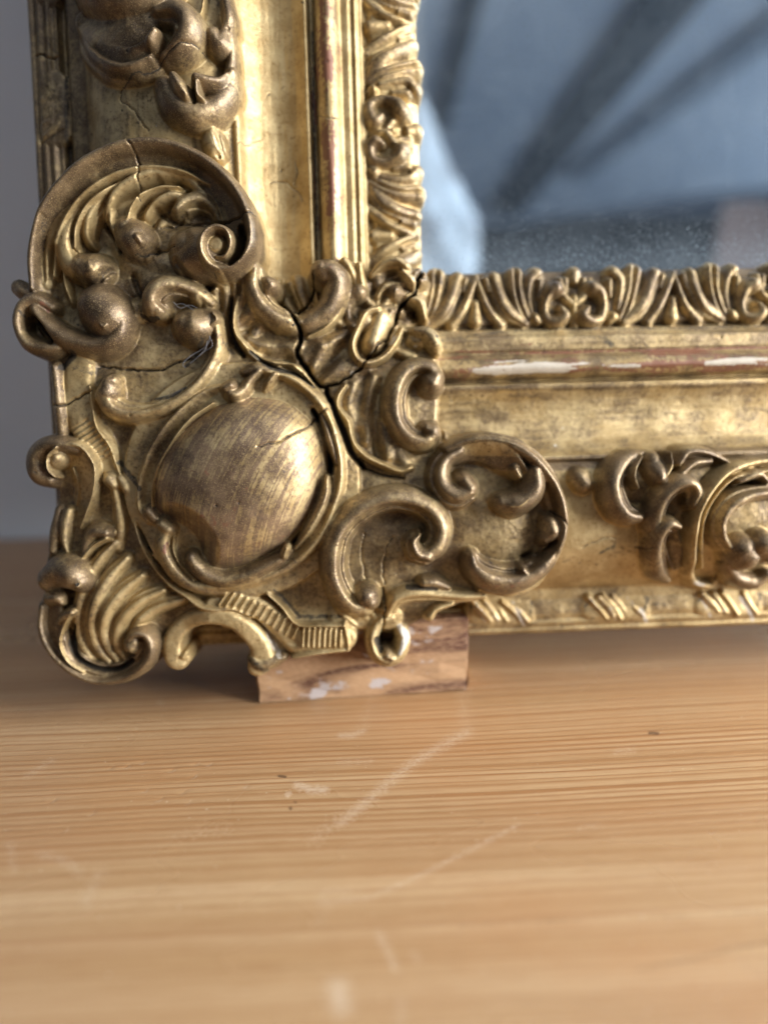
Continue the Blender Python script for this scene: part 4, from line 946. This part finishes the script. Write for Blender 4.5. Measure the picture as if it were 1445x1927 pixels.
# ------------------------------------------------------------------ pine table
def to_px(x, y):
    """photo position of points of the table top (z = 0)"""
    d = np.stack([x-CAMW[0], y-CAMW[1], np.full_like(x, -CAMW[2])], 0)
    a, b, c = (np.tensordot(RX@q_, d, 1) for q_ in (camR, camU, camF))
    return CX+F*a/c, CY-F*b/c
WALLY = float(on_table(30, 1012)[1])
xa = np.concatenate([np.linspace(-0.75, -0.17, 40, endpoint=False), np.arange(-0.17, 0.17, 0.00055), np.linspace(0.17, 0.95, 50)])
ya = np.concatenate([np.linspace(-0.16, -0.105, 20, endpoint=False), np.arange(-0.105, 0.06, 0.00055), np.linspace(0.06, WALLY-0.003, 40)])
ya = ya + float(on_table(722, 1500)[1]) + 0.03 if False else ya
y_near = float(on_table(722, 1960)[1]); y_mid = float(on_table(722, 1330)[1])
ya = np.concatenate([np.linspace(y_near-0.06, y_near, 14, endpoint=False), np.arange(y_near, y_mid+0.01, 0.00055), np.linspace(y_mid+0.01, WALLY-0.003, 50)[1:]])
TX, TY = np.meshgrid(xa, ya)
px, py = to_px(TX, TY)
TZ = np.zeros_like(TX); scuff = np.zeros_like(TX); dark = np.zeros_like(TX)
def seg(pts, r):
    d = np.full(TX.shape, 1e9)
    for (ax, ay), (bx, by) in zip(pts[:-1], pts[1:]):
        dx, dy = bx-ax, by-ay; t_ = np.clip(((px-ax)*dx+(py-ay)*dy)/(dx*dx+dy*dy+1e-9), 0, 1)
        d = np.minimum(d, np.hypot(px-ax-t_*dx, py-ay-t_*dy))
    return np.clip(1-d/r, 0, 1)
for pts, r, v in (([(880,1378),(830,1404),(770,1440),(720,1482),(680,1518),(640,1548)], 17, 0.62), ([(975,1552),(900,1592),(800,1642),(700,1688),(600,1700)], 9, 0.55), ([(560,1478),(585,1486),(612,1486)], 12, 0.9), ([(640,1384),(662,1384),(684,1376)], 10, 0.7), ([(712,1756),(730,1790),(744,1826)], 13, 0.6), ([(600,1690),(620,1676),(660,1680)], 16, 0.4),
                  ([(636,1862),(642,1892)], 38, 0.85), ([(80,1608),(120,1618),(150,1640)], 18, 0.45), ([(190,1640),(160,1700)], 22, 0.4), ([(20,1590),(26,1640)], 16, 0.4), ([(870,1300),(876,1370)], 24, 0.35), ([(700,1310),(680,1372)], 20, 0.3), ([(756,1880),(750,1927)], 18, 0.5), ([(640,1434),(700,1432)], 12, 0.4), ([(50,1460),(100,1430)], 12, 0.4), ([(1160,1414),(1190,1412)], 12, 0.45), ([(590,1580),(640,1540)], 24, 0.3), ([(590,1740),(620,1710)], 14, 0.3), ([(540,1496),(544,1494)], 8, 0.9), ([(1090,1560),(1130,1552)], 14, 0.3), ([(330,1570),(430,1560)], 20, 0.25), ([(780,1800),(784,1806)], 14, 0.5), ([(300,1322),(304,1324)], 8, 0.6)):
    scuff = np.maximum(scuff, v*seg(pts, r)**0.7)
for pts, r, v in (([(524,1460),(538,1462)], 5, 1.0), ([(546,1520),(548,1522)], 7, 0.9), ([(554,1509),(558,1511)], 5, 0.8), ([(1222,1379),(1236,1380)], 9, 0.8), ([(860,1741),(1000,1734),(1160,1728),(1300,1724),(1470,1714)], 5, 0.55), ([(1200,1824),(1300,1806),(1380,1784),(1470,1768)], 12, 0.5), ([(1400,1810),(1440,1840)], 24, 0.35), ([(1440,1800),(1460,1870)], 22, 0.4), ([(0,1566),(40,1560)], 8, 0.4)):
    dark = np.maximum(dark, v*seg(pts, r))
for cx_, cy_, rr in ((94,1502,10),(360,1458,8),(318,1446,9),(265,1432,7),(340,1488,8),(296,1500,9),(205,1442,7),(365,1436,6),(390,1436,6),(350,1508,7),(270,1486,6),(168,1528,8),(236,1440,6),(120,1560,6),(458,1478,5)):   # little crescent dents
    d_ = np.hypot(px-cx_, (py-cy_)*1.5); th = np.arctan2((py-cy_)*1.5, px-cx_)
    k_ = np.exp(-((d_-rr)/2.2)**2)*np.clip(np.cos(th-0.8)+0.25, 0, 1)
    TZ -= 0.00016*k_; scuff = np.maximum(scuff, 0.8*np.exp(-((d_-rr-2.4)/1.8)**2)*np.clip(np.cos(th-0.8)+0.1, 0, 1))
n_ = TX.size; ids = np.arange(n_).reshape(TX.shape)
Q = np.stack([ids[:-1, :-1], ids[:-1, 1:], ids[1:, 1:], ids[1:, :-1]], -1).reshape(-1, 4)
table = bpy.data.objects.new('pine_table', None); C.objects.link(table)
tag(table, 'waxed pine table top with fine grain and pale scuffs under the mirror', 'table')
me = np_mesh('tabletop', np.stack([TX, TY, TZ], -1).reshape(-1, 3), Q)
at = me.attributes.new('marks', 'FLOAT_COLOR', 'POINT'); at.data.foreach_set('color', np.stack([scuff, dark, 0*dark, 0*dark+1], -1).astype(np.float32).ravel())
GY0, GY1 = float(on_table(722, 1640)[1]), float(on_table(722, 1560)[1])
t = NT('waxed_pine'); Pc = t.coord('Object')
wv = t.noise(t.mapp(Pc, (2.2, 9.0, 1)), 1.0, 2, 0.5)
wv2 = t.noise(t.mapp(Pc, (14, 60, 1)), 1.0, 2, 0.5)
sx = t.add('ShaderNodeSeparateXYZ'); t.con(Pc, sx.inputs[0])
yy = t.math('ADD', sx.outputs[1], t.math('ADD', t.math('MULTIPLY', t.math('SUBTRACT', wv, 0.5), 0.016), t.math('MULTIPLY', t.math('SUBTRACT', wv2, 0.5), 0.0016)))
yy = t.math('SUBTRACT', yy, t.math('MULTIPLY', sx.outputs[0], 0.012))
cb = t.add('ShaderNodeCombineXYZ'); t.con(yy, cb.inputs[1])
g1 = t.add('ShaderNodeTexNoise', noise_dimensions='1D'); t.con(yy, g1.inputs['W']); g1.inputs['Scale'].default_value = 260; g1.inputs['Detail'].default_value = 3
g2 = t.add('ShaderNodeTexNoise', noise_dimensions='1D'); t.con(yy, g2.inputs['W']); g2.inputs['Scale'].default_value = 120; g2.inputs['Detail'].default_value = 2
fib = t.noise(t.mapp(Pc, (90, 3000, 1)), 1.0, 3, 0.6)
blot = t.noise(t.mapp(Pc, (10, 22, 1)), 1.0, 3, 0.5)
speck = t.noise(t.mapp(Pc, (900, 2200, 1)), 1.0, 4, 0.7)
col = t.mix(t.ramp(g2.outputs[0], 0.36, 0.66), (0.44, 0.278, 0.142, 1), (0.53, 0.362, 0.204, 1))
ph = t.math('ADD', t.math('MULTIPLY', yy, 430.0), t.math('MULTIPLY', g1.outputs[0], 1.8))
fr = t.math('FRACT', ph)
late = t.math('MULTIPLY', t.ramp(fr, 0.45, 0.90), t.ramp(fr, 0.93, 1.0, 1.0, 0.0))
ring = t.math('ADD', t.ramp(sx.outputs[1], GY0, GY1, 0.42, 1.0), 0.0)
late = t.math('MULTIPLY', late, t.math('MULTIPLY', ring, t.ramp(g2.outputs[0], 0.30, 0.58, 0.6, 1.0)))
col = t.mix(t.math('MULTIPLY', late, 0.85), col, (0.27, 0.115, 0.038, 1))
g3 = t.noise(t.mapp(Pc, (4, 42, 1), rot=(0, 0, 0.02)), 1.0, 3, 0.55)
col = t.mix(t.ramp(g3, 0.36, 0.62), t.mix(0.55, col, (0.37, 0.208, 0.098, 1)), col)
col = t.mix(t.math('MULTIPLY', t.ramp(fib, 0.48, 0.68), 0.42), col, (0.30, 0.145, 0.055, 1))
col = t.mix(t.math('MULTIPLY', t.ramp(blot, 0.40, 0.75), 0.35), col, (0.44, 0.20, 0.075, 1))
mk = t.attr('marks'); sm = t.add('ShaderNodeSeparateColor'); t.con(mk.outputs['Color'], sm.inputs[0])
scf = t.ramp(t.math('ADD', sm.outputs[0], t.math('MULTIPLY', t.math('SUBTRACT', speck, 0.5), 2.6)), 0.15, 1.10)
scf = t.math('MULTIPLY', scf, t.ramp(sm.outputs[0], 0.0, 0.25))
col = t.mix(t.math('MULTIPLY', scf, 0.42), col, (0.74, 0.62, 0.48, 1))
dk = t.ramp(t.math('ADD', sm.outputs[1], t.math('MULTIPLY', t.math('SUBTRACT', speck, 0.5), 0.8)), 0.25, 0.8)
dk = t.math('MULTIPLY', dk, t.ramp(sm.outputs[1], 0.0, 0.2))
col = t.mix(t.math('MULTIPLY', dk, 0.8), col, (0.07, 0.035, 0.02, 1))
dots = t.noise(t.mapp(Pc, (1, 1, 1)), 900, 2, 0.5); dots = t.ramp(dots, 0.735, 0.76)
hair = t.noise(t.mapp(Pc, (60, 1600, 1), rot=(0, 0, math.radians(-38))), 1.0, 2, 0.5); hair = t.math('MULTIPLY', t.ramp(hair, 0.70, 0.76), t.ramp(blot, 0.5, 0.66))
col = t.mix(t.math('MAXIMUM', t.math('MULTIPLY', dots, 0.7), t.math('MULTIPLY', hair, 0.22)), col, (0.74, 0.64, 0.50, 1))
t.con(col, t.b.inputs['Base Color'])
ro = t.math('ADD', 0.29, t.math('MULTIPLY', t.math('SUBTRACT', blot, 0.5), 0.2)); ro = t.math('ADD', ro, t.math('MULTIPLY', scf, 0.25)); t.con(ro, t.b.inputs['Roughness'])
t.b.inputs['Specular IOR Level'].default_value = 0.5
hh = t.math('ADD', t.math('MULTIPLY', late, 0.6), t.math('MULTIPLY', fib, 0.5)); hh = t.math('ADD', hh, t.math('MULTIPLY', speck, 0.35))
t.con(t.bump(hh, 0.30, 0.0005), t.b.inputs['Normal'])
WOOD = t.m
link('tabletop', me, WOOD, table)
me = box_mesh('table_edge', (-0.75, y_near-0.06, -0.035), (0.95, WALLY-0.003, -0.0006), 0.0)
link('underside', me, WOOD, table)

# ------------------------------------------------------------------ wall behind
t = NT('grey_plaster'); Pc = t.coord('Object')
t.con(t.mix(t.noise(Pc, 9, 4), (0.70, 0.74, 0.80, 1), (0.75, 0.79, 0.85, 1)), t.b.inputs['Base Color']); t.b.inputs['Roughness'].default_value = 0.9
t.con(t.bump(t.noise(Pc, 300, 3), 0.2, 0.001), t.b.inputs['Normal'])
wl = link('wall', box_mesh('wall', (-2.2, WALLY, -0.8), (2.2, WALLY+0.1, 1.9)), t.m); tag(wl, 'plain grey plaster wall behind the mirror', 'wall', kind='structure')

# ------------------------------------------------------------------ wooden block under the rail
def on_plane_y(X, Y, y):
    d = ray(X, Y); return CAMW + d*((y-CAMW[1])/d[1])
A = on_table(487, 1325); Bq = on_table(880, 1300)
ux = (Bq-A); ln = np.linalg.norm(ux[:2]); ang = math.atan2(ux[1], ux[0])
top = on_plane_y(690, 1175, (A[1]+Bq[1])/2)[2]
import bmesh
bm = bmesh.new(); bmesh.ops.create_cube(bm, size=1)
for v in bm.verts: v.co = Vector(((v.co.x+0.5)*ln, (v.co.y+0.5)*0.042, (v.co.z+0.5)*top))
bmesh.ops.subdivide_edges(bm, edges=bm.edges[:], cuts=6, use_grid_fill=True)
bmesh.ops.bevel(bm, geom=[e for e in bm.edges if e.calc_face_angle(0) > 0.5], offset=0.0005, segments=2, affect='EDGES')
for v in bm.verts: v.co += Vector((random.uniform(-1, 1), random.uniform(-1, 1), 0))*0.00028
bm_me = bpy.data.meshes.new('wooden_block'); bm.to_mesh(bm_me); bm.free()
t = NT('rough_sawn_offcut'); Pc = t.coord('Object')
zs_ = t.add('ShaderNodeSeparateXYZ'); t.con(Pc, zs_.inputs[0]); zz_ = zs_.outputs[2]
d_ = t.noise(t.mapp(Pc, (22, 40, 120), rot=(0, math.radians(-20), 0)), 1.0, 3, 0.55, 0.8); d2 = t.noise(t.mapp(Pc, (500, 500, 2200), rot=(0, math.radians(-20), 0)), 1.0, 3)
col = t.mix(t.math('ADD', t.ramp(d_, 0.44, 0.60), t.ramp(zz_, 0.006, 0.019, 0.0, 0.45), True), (0.46, 0.285, 0.155, 1), (0.11, 0.045, 0.026, 1))  # brown streaks; the shade under the frame is painted into the top
col = t.mix(t.math('MULTIPLY', t.ramp(d2, 0.45, 0.7), 0.4), col, (0.64, 0.42, 0.25, 1))
sm_ = t.noise(t.mapp(Pc, (90, 90, 130)), 1.0, 3, 0.6)
col = t.mix(t.math('MULTIPLY', t.ramp(sm_, 0.57, 0.64), 0.8), col, (0.52, 0.49, 0.50, 1))
t.con(col, t.b.inputs['Base Color']); t.b.inputs['Roughness'].default_value = 0.75
t.con(t.bump(d2, 0.5, 0.0006), t.b.inputs['Normal'])
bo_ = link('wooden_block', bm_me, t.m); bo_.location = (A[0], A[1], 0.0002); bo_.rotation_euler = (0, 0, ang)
tag(bo_, 'small rough pine offcut propping up the bottom of the mirror frame on the table', 'block')

# ------------------------------------------------------------------ what the mirror shows: the sloping ceiling behind the camera
mn = RX@np.array([0, 0, 1.0]); mp = W((0, 0, GW))
def reflect(X, Y, dist):
    d = ray(X, Y); d = d/np.linalg.norm(d); t0 = ((mp-CAMW)@mn)/(d@mn)
    return CAMW+d*t0+(d-2*(d@mn)*mn)*(dist-t0)
t = NT('ceiling_plaster'); Pc = t.coord('Object')
t.con(t.mix(t.noise(Pc, 1.2, 3), (0.66, 0.70, 0.76, 1), (0.76, 0.79, 0.84, 1)), t.b.inputs['Base Color']); t.b.inputs['Roughness'].default_value = 0.95
PL = t.m
# ceiling plane
a, b, c = reflect(930, 400, 3.4), reflect(1290, -60, 1.9), reflect(1500, 330, 2.9)
e1 = (b-a)/np.linalg.norm(b-a); nn = np.cross(b-a, c-a); nn /= np.linalg.norm(nn)
if nn @ (CAMW-a) < 0: nn = -nn
e2 = np.cross(nn, e1)
def slab(name, mat, p0, p1, half, thick, off, n=nn):
    """a board lying on the ceiling from p0 to p1"""
    ax = (p1-p0); ll = np.linalg.norm(ax); ax = ax/ll; sd = np.cross(n, ax); sd /= np.linalg.norm(sd); up_ = np.cross(ax, sd)
    me = box_mesh(name, (0, -half, 0), (ll, half, thick), 0.004)
    o = link(name, me, mat); mm = np.eye(4); mm[:3, 0] = ax; mm[:3, 1] = sd; mm[:3, 2] = up_; mm[:3, 3] = p0+n*off; o.matrix_world = Matrix(mm.tolist()); return o
def plane_pt(X, Y):
    d = reflect(X, Y, 2.0)-reflect(X, Y, 1.0); o = reflect(X, Y, 1.0); return o+d*(((a-o)@nn)/(d@nn))
cq = [plane_pt(600, 430), plane_pt(960, 425), plane_pt(1250, 372), plane_pt(1700, 330)]; up_c = (b-a)*2.4
Vc = cq+[p_+up_c for p_ in cq]; Vc = Vc+[p_-nn*0.04 for p_ in Vc]
Qc = [(0,1,5,4),(1,2,6,5),(2,3,7,6),(12,13,9,8),(13,14,10,9),(14,15,11,10),(8,9,1,0),(9,10,2,1),(10,11,3,2),(0,4,12,8),(3,11,15,7),(4,5,13,12),(5,6,14,13),(6,7,15,14)]
tag(link('ceiling', np_mesh('ceiling', np.array(Vc), np.array(Qc), False), PL), 'pale sloping ceiling seen in the mirror', 'ceiling', kind='structure')
t = NT('dark_rafter'); Pc = t.coord('Object')
t.con(t.mix(t.noise(t.mapp(Pc, (2, 30, 30)), 1.0, 3), (0.13, 0.14, 0.15, 1), (0.17, 0.18, 0.19, 1)), t.b.inputs['Base Color']); t.b.inputs['Roughness'].default_value = 0.8
RAF = t.m; t = NT('pale_rafter'); Pc = t.coord('Object')
t.con(t.mix(t.noise(t.mapp(Pc, (2, 30, 30)), 1.0, 3), (0.34, 0.37, 0.41, 1), (0.42, 0.45, 0.49, 1)), t.b.inputs['Base Color']); PALE = t.m
for (x0, y0, x1, y1, hw, lb) in ((945, 400, 1262, -10, 0.062, 'wide dark rafter crossing the middle of the mirror'), (1080, 330, 1470, 40, 0.036, 'faint pale grey rafter at the right of the mirror'), (828, 235, 896, -30, 0.022, 'short dark rafter at the left of the mirror')):
    q0, q1 = plane_pt(x0, y0), plane_pt(x1, y1)
    tag(slab('rafter', PALE if hw == 0.036 else RAF, q0, q0+(q1-q0)*1.5, hw, 0.012, 0.002), lb, 'rafter', 'rafters reflected in the mirror')

# the pale cloth whose reflection fills the lower left of the mirror
prof_ = [(790,180),(822,250),(846,320),(868,370),(892,410),(898,455),(890,480),(898,520),(900,560)]
D0 = 0.95; nseg = 48; Vc, Qc = [], []
ax = [reflect(740, y, D0) for _, y in prof_]; rad = [np.linalg.norm(reflect(x, y, D0)-reflect(740, y, D0)) for x, y in prof_]
rt = reflect(900, 400, D0)-reflect(740, 400, D0); rt /= np.linalg.norm(rt); upv = ax[0]-ax[-1]; upv /= np.linalg.norm(upv); fw_ = np.cross(rt, upv)
NR = 40
for i in range(NR):
    f_ = i/(NR-1)*(len(prof_)-1); k_ = min(int(f_), len(prof_)-2); g_ = f_-k_
    c_ = ax[k_]*(1-g_)+ax[k_+1]*g_; r_ = rad[k_]*(1-g_)+rad[k_+1]*g_
    for j in range(nseg):
        th = 2*math.pi*j/nseg
        rr_ = r_*(1+0.05*math.sin(5*th+0.12*i)+0.03*math.sin(11*th-0.3*i)+0.02*math.sin(0.7*i+2*th))
        Vc.append(c_+rr_*(math.cos(th)*rt+0.7*math.sin(th)*fw_))
for i in range(NR-1):
    for j in range(nseg): Qc.append((i*nseg+j, i*nseg+(j+1) % nseg, (i+1)*nseg+(j+1) % nseg, (i+1)*nseg+j))
t = NT('white_cloth'); Pc = t.coord('Object')
t.con(t.mix(t.ramp(t.noise(Pc, 22, 4), 0.4, 0.7), (0.34, 0.37, 0.40, 1), (0.15, 0.15, 0.16, 1)), t.b.inputs['Base Color']); t.b.inputs['Roughness'].default_value = 0.9
t.con(t.bump(t.noise(Pc, 30, 4), 0.6, 0.01), t.b.inputs['Normal'])
tag(link('cloth', np_mesh('cloth', np.array(Vc), np.array(Qc)), t.m), 'pale draped cloth reflected in the lower left corner of the mirror', 'cloth')

bp0, bp1 = reflect(1340, 500, 1.6), reflect(1560, 352, 1.6)
hx = (reflect(1560, 430, 1.6)-reflect(1340, 430, 1.6)); hl = np.linalg.norm(hx); hx /= hl; vy = np.array([0, 0, 1.0]); hz = np.cross(hx, vy); hz /= np.linalg.norm(hz); vy = np.cross(hz, hx)
hv = abs((bp1-bp0)@vy)+0.3
t = NT('brown_board'); Pc = t.coord('Object')
t.con(t.mix(t.noise(t.mapp(Pc, (4, 4, 30)), 1.0, 3), (0.22, 0.14, 0.12, 1), (0.30, 0.20, 0.17, 1)), t.b.inputs['Base Color']); t.b.inputs['Roughness'].default_value = 0.7
ob = link('board', box_mesh('board', (0, 0, 0), (hl, hv, 0.03), 0.003), t.m); mm = np.eye(4); mm[:3, 0] = hx; mm[:3, 1] = vy; mm[:3, 2] = np.cross(hx, vy); mm[:3, 3] = bp0-vy*0.3; ob.matrix_world = Matrix(mm.tolist())
tag(ob, 'dull brown board reflected in the lower right of the mirror', 'board')

t = NT('dark_distemper'); Pc = t.coord('Object')
t.con(t.mix(t.noise(Pc, 2, 3), (0.03, 0.036, 0.048, 1), (0.05, 0.058, 0.07, 1)), t.b.inputs['Base Color']); t.b.inputs['Roughness'].default_value = 0.9
tag(link('room_wall', box_mesh('room_wall', (-3.5, -4.6, -0.8), (5.5, -4.5, 2.4)), t.m), 'dim far wall of the room seen low in the mirror', 'wall', kind='structure')
# dusty cobweb strands caught in the long C scroll
V_, Q_ = [], []
def strand(pts, w, rad):
    X_, Y_ = np.array(pts, float).T; u_, v_ = L(X_, Y_, np.asarray(w, float)); Pp = spline(np.stack([u_, v_, np.asarray(w, float)], 1), 3.0)
    T_ = np.gradient(Pp, axis=0); T_ /= np.linalg.norm(T_, axis=1)[:, None]+1e-9
    A_ = np.cross(T_, [0, 0, 1.0]); A_ /= np.linalg.norm(A_, axis=1)[:, None]+1e-9; B_ = np.cross(T_, A_)
    k0 = len(V_)
    for i in range(len(Pp)):
        for q in range(4):
            th = q*math.pi/2; V_.append(W(Pp[i]+rad*(math.cos(th)*A_[i]+math.sin(th)*B_[i])))
    for i in range(len(Pp)-1):
        for q in range(4): Q_.append((k0+4*i+q, k0+4*i+(q+1) % 4, k0+4*i+4+(q+1) % 4, k0+4*i+4+q))
for pts, w, rad in (([(396,634),(384,654),(362,668),(346,680)], (52,40,34,30), 1.4), ([(396,640),(380,664),(358,684)], (50,36,28), 1.2), ([(390,642),(386,660),(368,676)], (52,44,32), 1.0), ([(394,632),(400,650),(384,662)], (54,48,40), 0.9), ([(340,734),(318,748),(296,756)], (40,30,24), 1.2), ([(346,730),(322,742),(300,748)], (42,34,28), 0.9), ([(326,568),(340,580),(356,574),(372,580)], (48,46,46,48), 0.8), ([(330,574),(344,572),(366,584)], (46,48,48), 0.7), ([(360,668),(352,676),(344,686),(350,692)], (34,32,28,26), 1.2)):
    strand(pts, w, rad*0.5)
t = NT('dusty_web'); t.b.inputs['Base Color'].default_value = (0.17, 0.17, 0.18, 1); t.b.inputs['Roughness'].default_value = 1.0
tag(link('cobweb', np_mesh('cobweb', np.array(V_), np.array(Q_)), t.m), 'grey dusty cobweb strands caught in the C scroll above the cartouche', 'cobweb')
